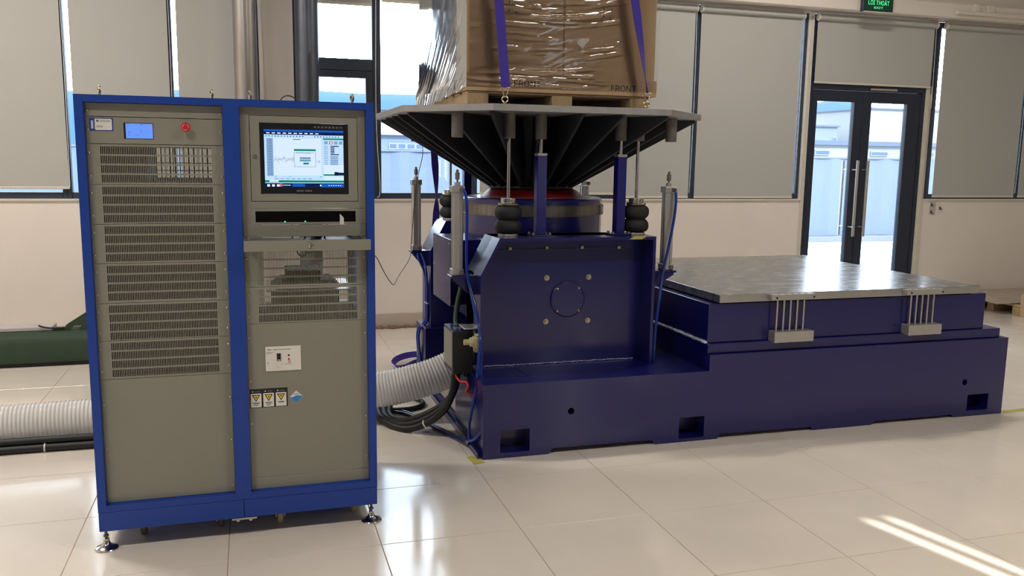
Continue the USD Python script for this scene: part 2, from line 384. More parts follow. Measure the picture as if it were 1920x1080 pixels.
# floor: polished tiles on a grout bed
fl = thing('floor', 'polished cream tiled hall floor', None, kind='structure')
part(fl, 'grout_bed', bx(XL, XR, YR-.2, WY+.1, -.12, -.0012), 'grout')
T0X, T0Y, TS = -.13, 3.34, .6
far = []
def tile_mesh(x, y, s=TS, g=.0014):
    x0, x1, y0, y1 = max(x+g, XL), min(x+s-g, XR), max(y+g, YR), min(y+s-g, WY+.06); dz = nrng.uniform(-.0003, .0003); b = .0012
    if x1-x0 < .02 or y1-y0 < .02: return None
    return hull([(X, Y, -.006) for X in (x0, x1) for Y in (y0, y1)]+[(X, Y, dz-b) for X in (x0, x1) for Y in (y0, y1)]+[(X, Y, dz) for X in (x0+b, x1-b) for Y in (y0+b, y1-b)])
for j in range(-9, 9):
    for i in range(-10, 20):
        m = tile_mesh(T0X+i*TS, T0Y+j*TS)
        if m is None: continue
        x, y = T0X+(i+.5)*TS, T0Y+(j+.5)*TS
        if y > 1.9 and -.55*y-.5 < x < .98*y+.8: part(fl, 'tile', m, 'floor_tile', smooth=False)
        else: far.append(m)
part(fl, 'tile_field', far, 'floor_tile', smooth=False, kind='stuff')

# window wall: parapet, piers, head
def wall(name, pieces, material='wall_plaster'):
    return single(name, pieces, material, kind='structure', smooth=False)
WB = WY+.25
wall('wall_back', [bx(XL-.25, 5.66, WY, WB, -.12, SILL-.005), bx(7.16, XR+.25, WY, WB, -.12, SILL-.005), bx(XL-.25, XR+.25, WY, WB, HEAD+.015, ZC+.25),
                   bx(.1, .387, WY, WB, SILL-.01, HEAD+.02), bx(5.60, 5.66, WY, WB, SILL-.01, HEAD+.02), bx(7.16, 7.27, WY+.05, WB, SILL-.01, HEAD+.02),
                   bx(XL-.25, -3.9, WY, WB, SILL-.01, HEAD+.02), bx(9.9, XR+.25, WY, WB, SILL-.01, HEAD+.02)])
wall('wall_left', [bx(XL-.25, XL, YR-.2, WY+.05, -.12, ZC+.2)])
wall('wall_right', [bx(XR, XR+.25, YR-.2, WY+.05, -.12, ZC+.2)])
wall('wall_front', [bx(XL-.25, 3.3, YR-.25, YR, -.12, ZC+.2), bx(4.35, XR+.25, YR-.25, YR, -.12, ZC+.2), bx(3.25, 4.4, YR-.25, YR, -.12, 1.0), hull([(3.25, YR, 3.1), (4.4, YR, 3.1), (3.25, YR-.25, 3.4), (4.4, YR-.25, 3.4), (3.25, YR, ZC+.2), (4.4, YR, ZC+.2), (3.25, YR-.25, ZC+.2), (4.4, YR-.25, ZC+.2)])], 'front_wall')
wall('ceiling', [bx(XL-.3, XR+.3, YR-.3, WB+.05, ZC, ZC+.25)], 'ceiling_paint')
# added window behind the camera, out of view: blinds spaced to shape the sun stripes
for a, b in ((3.24, 3.712), (3.768, 3.822), (3.872, 4.42)):
    single('roller_blind', bx(a, b, YR-.003, YR+.003, .98, 3.13), 'blind_fabric', {3.24: 'wide blind added left of the sun slits, out of view behind the camera', 3.768: 'narrow blind strip added between the two sun slits, out of view behind the camera', 3.872: 'wide blind added right of the sun slits, out of view behind the camera'}[a], 'roller blind')
# lintel above the windows, sill bead, skirting
single('trim_1', [bx(XL, XR, WY-.16, WY+.02, 3.152, 3.30, .006)], 'wall_plaster', kind='structure')
single('trim_2', [bx(XL, 5.62, WY-.018, WY+.06, SILL-.022, SILL-.002, .004), bx(7.24, XR, WY-.018, WY+.06, SILL-.022, SILL-.002, .004)], 'blind_bar', kind='structure')
single('trim_3', [bx(7.148, 7.20, WY-.004, WY+.12, 0, 2.42, .003), bx(7.165, 7.225, WY-.012, WY+.1, 0, 1.2, .003), bx(5.61, 5.652, WY-.006, WY+.12, 0, 3.1, .003)], 'jamb', kind='structure')
single('baseboard_back', [bx(XL, 5.62, WY-.014, WY+.01, 0, .135, .004), bx(7.24, XR, WY-.014, WY+.01, 0, .135, .004)], 'skirt', kind='structure')
# crumbled screed along the foot of the wall
v = []
for i in range(170):
    x = nrng.uniform(.95, 1.75); s = nrng.uniform(.006, .02); y = WY-.028-abs(nrng.normal(0, .022))
    m = trimesh.creation.icosphere(1, s); m.vertices *= nrng.uniform(.6, 1.3, m.vertices.shape)*[1.5, 1, .8]; m.apply_translation([x, y, s*.45]); v.append(m)
single('plaster_rubble', v, 'rubble', 'brown crumbled plaster lying along the foot of the wall left of the machine', 'rubble', kind='stuff', smooth=False)

# windows: dark frames with glass, one per bay
def window(n, x0, x1, z0=SILL-.004, z1=HEAD, sash=False, t=.036):
    w = thing('window_%d' % n, 'dark grey framed window bay', None, ((x0+x1)/2, WY+.06, z0), kind='structure')
    y0, y1 = WY+.02, WY+.09
    for a, b in ((x0, x0+t), (x1-t, x1)): part(w, 'stile', bx(a, b, y0, y1, z0, z1, .004), 'frame_dark')
    for a, b in ((z0, z0+.055), (z1-.05, z1)): part(w, 'rail', bx(x0+t, x1-t, y0+.002, y1-.002, a, b, .004), 'frame_dark')
    if sash:
        part(w, 'transom', bx(x0+t, x1-t, y0-.004, y1, 2.345, 2.447, .004), 'frame_dark')
        part(w, 'pane', bx(x0+t, x1-t, WY+.055, WY+.059, 2.447, z1-.05), 'pane_glass')
        s = part(w, 'sash', [bx(x0+t, x0+t+.062, y0-.012, y1-.02, z0+.055, 2.343, .005), bx(x1-t-.062, x1-t, y0-.012, y1-.02, z0+.055, 2.343, .005),
                             bx(x0+t, x1-t, y0-.011, y1-.021, 2.284, 2.343, .005), bx(x0+t, x1-t, y0-.011, y1-.021, z0+.055, z0+.115, .005)], 'frame_dark')
        part(s, 'pane', bx(x0+t+.06, x1-t-.06, WY+.045, WY+.049, z0+.11, 2.286), 'pane_glass')
    else: part(w, 'pane', bx(x0+t, x1-t, WY+.055, WY+.059, z0+.055, z1-.05), 'pane_glass')
for k, (a, b, s) in enumerate(((-3.9, -2.62, 0), (-2.62, -1.465, 0), (-1.465, -.64, 0), (-.64, .1, 0), (.387, 1.113, 1), (1.113, 2.02, 0), (2.02, 3.55, 0), (3.55, 4.33, 0), (4.33, 5.60, 0), (7.27, 8.57, 0), (8.57, 9.95, 0))):
    window(k+1, a, b, sash=bool(s))

# roller blinds
def blind(x0, x1, zb, label, rolled=False, zt=HEAD-.01):
    t = thing('roller_blind', label, 'roller blind', ((x0+x1)/2, WY-.02, zb))
    y = WY-.012
    part(t, 'roller', cyl((x0+.012, y-.016, zt-.032), (x1-.012, y-.016, zt-.032), .03, 18), 'blind_fabric')
    for x in (x0, x1-.012): part(t, 'end_cap', cyl((x, y-.016, zt-.032), (x+.012, y-.016, zt-.032), .036, 18), 'bracket_white')
    part(t, 'head_rail', bx(x0+.01, x1-.01, y-.012, y+.022, zt-.002, zt+.014, .003), 'blind_bar')
    part(t, 'fabric', bx(x0+.014, x1-.014, y-.0012, y+.0012, zb+.015, zt-.03), 'blind_fabric')
    part(t, 'bottom_bar', bx(x0+.012, x1-.012, y-.009, y+.007, zb, zb+.022, .004), 'blind_bar')
    xc = x1-.004 if not rolled else x1-.02
    if not rolled: part(t, 'chain', tube([(xc, y-.012, zt-.05), (xc+.006, y-.02, 2.2), (xc-.004, y-.018, max(zb, 1.25)+.02)], .0028, 6, .08), 'bracket_white')
blind(-2.6, -1.428, 1.285, 'lowered grey roller blind at the left edge of the view, left of the control cabinets')
blind(-1.388, -.617, 1.27, 'lowered grey roller blind behind the left end of the left control cabinet')
blind(-.574, .098, 1.25, 'lowered grey roller blind behind the pale steel pipe')
blind(.395, 1.085, 2.905, 'rolled-up grey blind above the uncovered window behind the backlit steel pipe', True)
blind(1.15, 2.0, 2.95, 'rolled-up grey blind above the uncovered window behind the wrapped cartons', True)
blind(2.06, 3.50, 1.245, 'lowered grey roller blind directly behind the octagonal plate and its cone')
blind(3.56, 4.283, 1.212, 'narrow lowered roller blind just right of the wrapped cartons')
blind(4.325, 5.515, 1.212, 'wide lowered roller blind left of the glass door')
blind(5.678, 7.195, 2.415, 'short roller blind drawn down above the glass double door')
blind(7.315, 8.495, 1.222, 'lowered grey roller blind right of the glass door')
blind(8.535, 9.8, 1.222, 'lowered grey roller blind at the right edge of the view')
# the uncovered windows' pull cords
tube_c = tube([(1.105, WY-.03, 3.1), (1.098, WY-.032, 2.3), (1.112, WY-.03, 1.6), (1.122, WY-.03, 1.24), (1.10, WY-.03, 1.22)], .0035, 6, .05)
single('pull_cord', tube_c, 'bracket_white', 'thin white blind cord hanging on the dark mullion right of the control cabinets', 'cord')

# glass double door
d = thing('door_1', 'dark framed glass double door', None, (6.4, WY+.05, 0), kind='structure')
y0, y1 = WY+.01, WY+.1
part(d, 'frame', [bx(5.655, 5.745, y0, y1, 2.36, 3.12, .004), bx(5.655, 5.70, y0, y1, 0, 2.36, .004), bx(7.105, 7.15, y0, y1, 0, 2.36, .004), bx(7.105, 7.27, y0, y1, 2.36, 3.12, .004), bx(5.745, 7.105, y0, y1, 2.36, 2.47, .004), bx(5.70, 7.105, y0, y1, 3.05, 3.1, .004)], 'door_dark')
part(d, 'transom_pane', bx(5.70, 7.105, WY+.05, WY+.054, 2.41, 3.05), 'pane_glass')
part(d, 'closer', bx(6.40, 6.75, WY-.022, WY+.012, 2.365, 2.39, .006), 'chrome')
for a, b, g0, g1, hx in ((5.702, 6.345, 5.77, 6.237, 6.262), (6.35, 7.103, 6.455, 6.925, 6.392)):
    l = part(d, 'leaf', [bx(a, g0, y0+.008, y1-.02, .01, 2.355, .004), bx(g1, b, y0+.008, y1-.02, .01, 2.355, .004), bx(g0-.01, g1+.01, y0+.009, y1-.021, 2.24, 2.355, .004), bx(g0-.01, g1+.01, y0+.009, y1-.021, .01, .14, .004)], 'door_dark')
    part(l, 'pane', bx(g0-.005, g1+.005, WY+.05, WY+.056, .13, 2.245), 'pane_glass')
    h = part(l, 'handle', [cyl((hx, WY-.07, .80), (hx, WY-.07, 1.62), .016, 16), cyl((hx, WY-.07, .90), (hx, WY+.02, .90), .009, 10), cyl((hx, WY-.07, 1.52), (hx, WY+.02, 1.52), .009, 10)], 'cylinder_alu', 'brushed bar handle')
    part(l, 'handle', [cyl((hx, WY+.17, .80), (hx, WY+.17, 1.62), .016, 16), cyl((hx, WY+.17, .90), (hx, WY+.07, .90), .009, 10), cyl((hx, WY+.17, 1.52), (hx, WY+.07, 1.52), .009, 10)], 'cylinder_alu')

# exit sign on the lintel
e = thing('exit_sign', 'green lit exit sign hung on the lintel above the glass door', 'exit sign', (6.25, 7.72, 3.15))
part(e, 'case', bx(6.068, 6.438, 7.705, 7.755, 3.137, 3.319, .005), 'frame_dark')
part(e, 'face', bx(6.076, 6.430, 7.701, 7.707, 3.150, 3.312), 'sign_green')
part(e, 'lettering', [text('LỐI THOÁT', .0425, 6.253, 7.7015, 3.206, centre=True, bold=True, width=.258), text('EXIT', .021, 6.253, 7.7015, 3.168, centre=True, bold=True, width=.112)], 'exit_glow', 'glowing green lettering')
part(e, 'bottom_edge', bx(6.078, 6.428, 7.703, 7.755, 3.133, 3.141), 'bracket_white')
for x in (6.14, 6.37): part(e, 'bracket', bx(x-.015, x+.015, 7.75, 7.775, 3.20, 3.25), 'frame_dark')
# cable trunking on the lintel and wall bracket beside the door
single('cable_trunking', [bx(7.3, XR, 7.735, 7.772, 3.185, 3.225, .003), bx(7.52, 7.58, 7.73, 7.771, 3.225, 3.30, .003), bx(7.70, 7.78, 7.73, 7.771, 3.225, 3.30, .003)], 'bracket_white', 'cream cable trunking fixed along the lintel right of the exit sign', 'trunking')
w = thing('wall_bracket', 'small grey metal bracket plate with hooks on the wall right of the door', 'bracket', (7.38, WY-.01, 1.0))
part(w, 'plate', bx(7.315, 7.40, WY-.008, WY+.001, 1.03, 1.165, .002), 'gray_strip')
for x, z in ((7.345, 1.13), (7.345, 1.05), (7.47, 1.09)): part(w, 'hook', [bx(x-.016, x+.016, WY-.02, WY, z-.004, z+.004, .001), bx(x-.016, x-.008, WY-.02, WY, z-.004, z+.028, .001)], 'wire_gray')

# two ducts in front of the window wall
for x, r, m, l in ((-.012, .094, 'pipe_steel', 'pale brushed steel duct pipe rising behind the joint of the two cabinets'), (.487, .097, 'pipe_dark', 'dark grey steel duct pipe rising in front of the uncovered window')):
    t = thing('duct_pipe', l, 'pipe', (x, 7.66, 0))
    part(t, 'pipe', lathe([(0, 0), (r, 0), (r, 2.0), (r, 4.9), (0, 4.9)], (x, 7.66, 0), n=40), m)
    part(t, 'clamp', bx(x-.02, x+.02, 7.745, WY-.002, .9, .95, .003), 'frame_dark')
    part(t, 'floor_flange', lathe([(0, 0), (r+.05, 0), (r+.05, .02), (r, .02)], (x, 7.66, 0), n=32), m)

# ================================================================== OUTSIDE THE WINDOWS
single('outdoor_ground', bx(-60, 220, WB-.02, 175, -.3, -.025), 'outdoor_paving', kind='structure')
n = 560; xs = np.linspace(-20, 70, n); yy = np.where(np.arange(n) % 4 < 2, 15.3, 15.335)
P = [(x, y) for x, y in zip(xs, yy)]+[(x, 15.38) for x in xs[::-1]]
f = thing('perimeter_fence', 'pale blue corrugated sheet fence outside beyond the paved yard', 'fence', (25, 15.3, 0))
part(f, 'sheeting', ex_xy(P, .1, 1.705), 'fence_sheet', smooth=False); part(f, 'top_rail', bx(-20, 70, 15.29, 15.40, 1.70, 1.73), 'fence_sheet')
part(f, 'kerb', bx(-20, 70, 15.16, 15.5, -.03, .09, .01), 'curb')
def building(name, label, x0, x1, y0, y1, h, material, roof=.25, wins=(), pitch=0.0):
    t = thing(name, label, 'building', ((x0+x1)/2, (y0+y1)/2, -.03))
    part(t, 'wall', bx(x0, x1, y0, y1, -.2, h), material, smooth=False)
    if pitch: part(t, 'roof', hull([(x0-.1, y0-.2, h), (x1+.1, y0-.2, h), (x0-.1, y1, h), (x1+.1, y1, h), (x0-.1, y0-.2, h+.05), (x1+.1, y0-.2, h+.05), (x0-.1, (y0+y1)/2, h+pitch), (x1+.1, (y0+y1)/2, h+pitch)]), 'building_white', smooth=False)
    else: part(t, 'roof', bx(x0-.1, x1+.1, y0-.15, y1, h-.02, h+roof), 'roof_gray' if roof < .2 else material, smooth=False)
    for a, b, c, e2 in wins:
        w = part(t, 'window', [bx(a-.03, b+.03, y0-.05, y0, c-.03, e2+.03)], 'building_white', smooth=False); part(w, 'pane', bx(a, b, y0-.056, y0-.05, c, e2), 'far_window', smooth=False)
building('factory_hall', 'pale blue factory hall with four small windows in a row seen through the uncovered window', 1.0, 9.5, 30, 37, 2.38, 'building_blue', pitch=.55, wins=[(4.62+.31*k, 4.86+.31*k, 1.93, 2.08) for k in range(4)])
building('office_block', 'white office block with large windows rising behind the factory hall', 2.0, 12.0, 38, 46, 3.68, 'building_white', roof=.06, wins=[(5.5+.38*k, 5.82+.38*k, 2.94, 3.24) for k in range(8)])
building('low_shed', 'long low white shed with grey roof edge seen through the glass door', 15.0, 27.0, 24, 28, 2.22, 'building_white', roof=.12, wins=[(17.45, 17.95, 1.90, 2.01), (19.6, 20.22, 1.90, 2.0), (21.5, 22.1, 1.9, 2.0)])
building('gray_store', 'pale grey flat building behind the low shed, left in the glass door', 30.0, 34.2, 45, 50, 3.85, 'building_gray', roof=.08, wins=[(33.9, 34.15, 2.9, 3.2)])
building('white_store', 'white building with a small window behind the low shed', 41.0, 44.4, 55, 62, 4.77, 'building_white', roof=.06, wins=[(41.15, 41.7, 3.28, 3.64)])
building('white_warehouse', 'tall white warehouse corner seen in the right leaf of the glass door', 36.4, 52.0, 45, 52, 5.0, 'building_white', roof=.06)
# hill: a ridge of rounded ground
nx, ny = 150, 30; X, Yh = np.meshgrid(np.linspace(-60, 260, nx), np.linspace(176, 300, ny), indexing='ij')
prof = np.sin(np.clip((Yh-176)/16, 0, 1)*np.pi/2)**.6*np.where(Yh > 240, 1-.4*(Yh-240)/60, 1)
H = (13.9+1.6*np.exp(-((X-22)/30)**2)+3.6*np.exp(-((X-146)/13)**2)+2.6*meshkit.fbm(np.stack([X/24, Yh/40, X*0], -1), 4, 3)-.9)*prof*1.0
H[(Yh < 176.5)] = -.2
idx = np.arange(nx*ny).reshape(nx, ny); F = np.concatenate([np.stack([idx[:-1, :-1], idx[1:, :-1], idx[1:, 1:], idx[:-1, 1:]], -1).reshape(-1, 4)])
single('hill', (np.stack([X, Yh, H], -1).reshape(-1, 3), np.vstack([F[:, [0, 1, 2]], F[:, [0, 2, 3]]])), 'hill_haze', 'hill ridge with blue haze in its colour, on the horizon behind the buildings', 'hill', kind='structure', smooth=True)

# ================================================================== THE TWO CONTROL CABINETS
CY, CW, CZ = 3.55, .55, 1.791
PY = 3.58                       # the panels' front face, set back in the frame
def slots(x0, z1, pitch=.0062, w=.0033, n=64, rows=4, h=.029, step=.0355):
    return [sbox(x0+i*pitch, z1-r*step-h, x0+i*pitch+w, z1-r*step) for r in range(rows) for i in range(n)]
def vent_mesh(x0, x1, z0, z1, sx, sz, y=PY, holes=None):
    hs = holes or slots(sx, sz)
    return ex_xz(Polygon(sbox(x0, z0, x1, z1).exterior.coords, [list(h.exterior.coords) for h in hs]), y+.002, y)
def screws(x0, x1, zs, y=PY):
    return [lathe([(0, .0025), (.0022, .0025), (.0042, .0012), (.0042, -.001)], (x, y, z), (0, -1, 0), 10) for z in zs for x in (x0, x1)]
def shell(name, label, x0, rear):
    x1 = x0+CW; t = thing(name, label, 'control cabinet', (x0+CW/2, CY+.4, 0))
    op = Polygon(sbox(x0, .169, x1, CZ).exterior.coords, [list(sbox(x0+.0305, .196, x1-.031, 1.764).exterior.coords)])
    part(t, 'front_frame', ex_xz(op, CY+.055, CY), 'cabinet_blue')
    part(t, 'side_panel', bx(x0, x0+.003, CY+.055, CY+.8, .169, CZ), 'cabinet_blue'); part(t, 'side_panel', bx(x1-.003, x1, CY+.055, CY+.8, .169, CZ), 'cabinet_blue')
    part(t, 'top_panel', bx(x0+.003, x1-.003, CY+.055, CY+.8, CZ-.003, CZ), 'cabinet_blue')
    part(t, 'bottom_panel', bx(x0+.003, x1-.003, CY+.055, CY+.8, .169, .175), 'cabinet_blue')
    part(t, 'plinth', [bx(x0+.0005, x1-.0005, CY+.0005, CY+.03, .09, .1675, .002), bx(x0+.0005, x1-.0005, CY+.77, CY+.8, .09, .1675, .002), bx(x0+.0005, x0+.03, CY+.03, CY+.77, .09, .1675), bx(x1-.03, x1-.0005, CY+.03, CY+.77, .09, .1675)], 'cabinet_blue')
    for a in (x0+.004, x1-.034): part(t, 'rear_post', bx(a, a+.03, CY+.75, CY+.8, .175, CZ-.003), 'cabinet_gray')
    for a in (x0+.03, x1-.047): part(t, 'mounting_rail', bx(a, a+.017, PY+.0025, PY+.03, .196, 1.764), 'interior_metal')
    return t
PX0, PX1 = -.5845, -.0995       # panel edges, left cabinet
A = shell('control_cabinet', 'left blue-framed grey control cabinet with six slotted panels and red stop button', -.617, False)
L1 = -.617
part(A, 'blank_panel', bx(PX0, PX1, PY, PY+.004, 1.7135, 1.763, .0012), 'cabinet_gray')
dp = part(A, 'display_panel', bx(PX0, PX1, PY, PY+.004, 1.6125, 1.7115, .0012), 'cabinet_gray')
part(dp, 'screws', screws(-.579, -.1065, (1.735, 1.664))[0:4], 'zinc', kind='stuff')
b = part(A, 'display', bx(-.4545, -.351, PY-.0022, PY+.002, 1.632, 1.6915, .001), 'black_plastic', 'small glowing blue display')
part(b, 'display_image', bx(-.4475, -.3525, PY-.003, PY-.002, 1.6335, 1.6895), 'lcd_blue')
part(b, 'display_text', [bx(-.445+x, -.445+x+w, PY-.0034, PY-.0029, z, z+.0022) for x, w, z in ((.002, .008, 1.684), (.05, .008, 1.684), (.048, .007, 1.6615), (.004, .011, 1.6565), (.006, .006, 1.6455), (.03, .004, 1.645), (.036, .006, 1.644), (.068, .004, 1.6565))], 'lcd_ink')
part(b, 'display_value', [bx(-.445+x, -.445+x+w, PY-.0034, PY-.0029, 1.672, 1.677) for x, w in ((.026, .005), (.034, .0015), (.038, .0015), (.076, .0015), (.08, .006))], 'lcd_pink')
s = part(A, 'stop_button', lathe([(0, .036), (.012, .0355), (.0168, .031), (.0172, .026), (.015, .022), (.0095, .019), (.0095, .004), (.0135, .004), (.0135, -.001)], (-.2328, PY, 1.679), (0, -1, 0), 28), 'stop_red', 'red mushroom emergency stop button')
arcs = []
for k in range(3):
    t = np.radians(np.linspace(100+120*k, 185+120*k, 9)); o = [(-.2328+.0118*math.cos(q), 1.679+.0118*math.sin(q)) for q in t]; i = [(-.2328+.0098*math.cos(q), 1.679+.0098*math.sin(q)) for q in t[::-1]]
    arcs.append(ex_xz(o+i, PY-.0345, PY-.0362))
part(s, 'turn_marks', arcs, 'stop_mark')
lb = part(A, 'maker_label', bx(-.5725, -.4905, PY-.0008, PY+.001, 1.659, 1.7075), 'label_blue', 'blue and white printed label')
part(lb, 'label_field', ex_xz(rrect(-.5535, -.4945, 1.6625, 1.7045, .004), PY-.0007, PY-.0012), 'label_white')
part(lb, 'label_print', [bx(-.5485, -.5395, PY-.0016, PY-.0011, 1.6925, 1.7005)]+[bx(-.5355+i*.0062, -.5355+i*.0062+.0045, PY-.0016, PY-.0011, z, z+.0022) for i in range(6) for z in (1.6975, 1.6925)]+[bx(-.5475+i*.0055, -.5475+i*.0055+.004, PY-.0016, PY-.0011, z, z+.0022) for i in range(4 ) for z in (1.6765, 1.6725)], 'label_gray')
part(lb, 'side_print', [bx(-.5665, -.5585, PY-.0013, PY-.0008, 1.6675+k*.0062, 1.6675+k*.0062+.0045) for k in range(5)], 'label_white')
zs = (1.6115, 1.4595, 1.309, 1.157, 1.0025, .854, .7005)
for k in range(6):
    a, c = zs[k+1]+.0008, zs[k]-.0008
    v = part(A, 'vent_panel', vent_mesh(PX0, PX1, a, c, -.5395, zs[k]-.009), 'cabinet_gray', smooth=False)
    part(v, 'screws', screws(-.579, -.1065, (c-.032, a+.032)), 'zinc', kind='stuff')
    if k: part(A, 'amplifier', bx(PX0+.012, PX1-.012, PY+.05, 4.2, a+.004, c-.004), 'interior_dark')
    else: part(A, 'amplifier', bx(PX0+.012, -.405, PY+.05, 4.2, a+.004, c-.004), 'interior_dark')
    part(v, 'folded_edge', [bx(PX0, PX1, PY+.002, PY+.014, a, a+.0015), bx(PX0, PX1, PY+.002, PY+.014, c-.0015, c)], 'cabinet_gray_edge')
lp = part(A, 'lower_panel', bx(PX0, PX1, PY, PY+.004, .1965, .6995, .0012), 'cabinet_gray')
part(lp, 'screws', screws(-.579, -.1065, (.60, .42, .225)), 'zinc', kind='stuff')
hs = [sbox(-.58+i*.0205, z, -.58+i*.0205+.014, z+.03) for z in (1.47, 1.505, 1.54, 1.575) for i in range(23)]
part(A, 'rear_panel', [ex_xz(Polygon(sbox(PX0-.001, 1.44, PX1+.001, 1.64).exterior.coords, [list(h.exterior.coords) for h in hs]), 4.346, 4.344), bx(PX0, PX1, 4.344, 4.346, .18, 1.44), bx(PX0, PX1, 4.344, 4.346, 1.64, 1.78)], 'cabinet_gray', smooth=False)

B = shell('control_cabinet', 'right blue-framed grey control cabinet with built-in monitor, pulled-out drawer and warning labels', -.067, True)
QX0, QX1 = -.0345, .4505
o = sbox(QX0, 1.3675, QX1, 1.763)
dr = sbox(-.001, 1.3945, .4205, 1.7335)
part(B, 'monitor_surround', ex_xz(Polygon(o.exterior.coords, [list(dr.exterior.coords)]), PY+.004, PY), 'cabinet_gray', smooth=False)
part(B, 'surround_backing', ex_xz(Polygon(sbox(-.006, 1.39, .4255, 1.738).exterior.coords, [list(sbox(.03, 1.42, .39, 1.71).exterior.coords)]), PY+.008, PY+.005), 'interior_dark', smooth=False)
md = part(B, 'monitor_door', ex_xz(Polygon(sbox(.0012, 1.3967, .4183, 1.7313).exterior.coords, [list(sbox(.037, 1.4245, .3825, 1.705).exterior.coords)]), PY+.004, PY-.0015), 'cabinet_gray', smooth=False)
part(md, 'door_lock', lathe([(0, .004), (.007, .0035), (.008, 0)], (.0195, PY-.0015, 1.572), (0, -1, 0), 16), 'cast_gray')
mo = part(B, 'monitor', ex_xz(Polygon(sbox(.0375, 1.4255, .3815, 1.7045).exterior.coords, [list(sbox(.054, 1.4505, .364, 1.6795).exterior.coords)]), PY+.02, PY-.003), 'monitor_black', 'black-bezelled monitor with a lit measuring screen')
part(mo, 'rear_case', bx(.04, .38, PY+.02, PY+.07, 1.43, 1.70, .004), 'black_plastic')
SX, SZ, SWd, SHt = .054, 1.6795, .310, .229
def ui(fx0, fx1, fy0, fy1, lay=1):
    y = PY+.006-lay*.0004; return bx(SX+fx0*SWd, SX+fx1*SWd, y-.0004, y, SZ-fy1*SHt, SZ-fy0*SHt)
part(mo, 'screen', bx(SX, SX+SWd, PY+.006, PY+.008, SZ-SHt, SZ), 'screen_bg')
part(mo, 'plot_page', [ui(.115, .715, .15, .79), ui(.375, .64, .335, .635, 3), ui(.74, 1, .6, .87), ui(.055, .17, .875, .905, 3)], 'screen_page')
part(mo, 'dialog_frame', ui(.371, .644, .33, .64, 2), 'screen_ink')
part(mo, 'menu_bar', [ui(0, 1, .036, .086), ui(0, 1, .925, 1), ui(.9, 1.0, .735, .775, 3), ui(.88, .93, .725, .785, 3)]+[ui(.835, .885+.055*(k in (0, 5)), .265+k*.029, .281+k*.029) for k in range(6)], 'screen_dark')
for nm, u_ in (('title_bar', ui(0, 1, 0, .036)), ('task_tab', ui(.34, .50, .935, .985, 3)), ('task_tray', ui(.70, 1.0, .935, .995, 2))): part(mo, nm, u_, 'screen_blue')
for u_ in (ui(.74, 1, .135, .163), ui(0, 1, .875, .912, 2), ui(.74, 1, .765, .79, 2), ui(.375, .64, .335, .363, 4), ui(.485, .555, .565, .595, 4)): part(mo, 'green_bar', u_, 'screen_green')
part(mo, 'panel_blocks', [ui(.03, .108, .15, .80)]+[ui(.755+k*.063, .80+k*.063, .185, .24) for k in (0, 2, 3)]+[ui(.83, .93, .445+k*.033, .47+k*.033) for k in range(5)]+[ui(.44, .58, .47, .505, 4), ui(.44, .58, .512, .545, 4)], 'screen_gray')
part(mo, 'record_button', ui(.818, .863, .185, .24), 'screen_red'); part(mo, 'task_icon', ui(.18, .215, .935, .985, 3), 'screen_red')
part(mo, 'screen_text', [ui(.03+k*.068, .072+k*.068, .052, .07, 2) for k in range(10)]+[ui(.025+k*.06, .06+k*.06, .945, .985, 3) for k in range(3)]+[ui(.833, .85, .195, .23, 3), ui(.22, .32, .955, .965, 3), ui(.69, .71, .95, .975, 3)]+[ui(.80+k*.03, .815+k*.03, .955, .968, 3) for k in range(6)], 'screen_white')
ink = [ui(.02+k*.038, .036+k*.038, .103, .122, 2) for k in range(25) if k not in (13, 14, 15)]+[ui(.36, .455, .16, .172, 3), ui(.39, .62, .385, .391, 4), ui(.39, .58, .397, .403, 4), ui(.455, .57, .483, .49, 5), ui(.455, .56, .524, .531, 5)]
ink += [ui(.06, .09, .18+k*.048, .188+k*.048, 2) for k in range(13)]+[ui(.12, .145, .805, .812, 2), ui(.30, .325, .805, .812, 2), ui(.69, .72, .805, .812, 2)]+[ui(.12+k*.07, .17+k*.07, .843, .852, 2) for k in range(7)]+[ui(.75, .80, .27+k*.031, .277+k*.031, 2) for k in range(11)]
xw = .115
while xw < .70:
    if not .37 < xw < .645:
        h = abs(nrng.normal(0, .03)); c = .51+nrng.normal(0, .012)+(.03 if xw > .6 else 0); ink.append(ui(xw, xw+.0022, c-h*.6, c+h, 2)); ink.append(ui(xw, xw+.009, c-.003, c+.002, 2))
    xw += .0085
part(mo, 'screen_lines', ink, 'screen_ink')
part(mo, 'bezel_print', [bx(.176+k*.0055, .176+k*.0055+.004, PY-.0036, PY-.0029, 1.4345, 1.4405) for k in range(11) if k != 5], 'label_gray')
part(mo, 'bezel_sticker', ex_xz(rrect(.244, .363, 1.6845, 1.6975, .003), PY-.0029, PY-.0034), 'interior_dark')
part(mo, 'bezel_icons', [bx(.248+k*.0145, .256+k*.0145, PY-.004, PY-.0033, 1.688, 1.6945) for k in range(8)], 'cast_gray')
sw = part(B, 'indicator_panel', ex_xz(Polygon(sbox(QX0, 1.3025, QX1, 1.366).exterior.coords, [list(sbox(.0135, 1.3115, .4098, 1.3555).exterior.coords)]), PY+.004, PY), 'cabinet_gray', smooth=False)
part(sw, 'slot_glass', bx(.012, .411, PY+.0042, PY+.0055, 1.310, 1.357), 'slot_glass')
part(sw, 'indicator_box', [bx(.008, .415, PY+.05, PY+.06, 1.305, 1.365), bx(.008, .415, PY+.006, PY+.05, 1.305, 1.3085), bx(.008, .415, PY+.006, PY+.05, 1.36, 1.365)], 'screen_dark' if False else 'black_plastic')
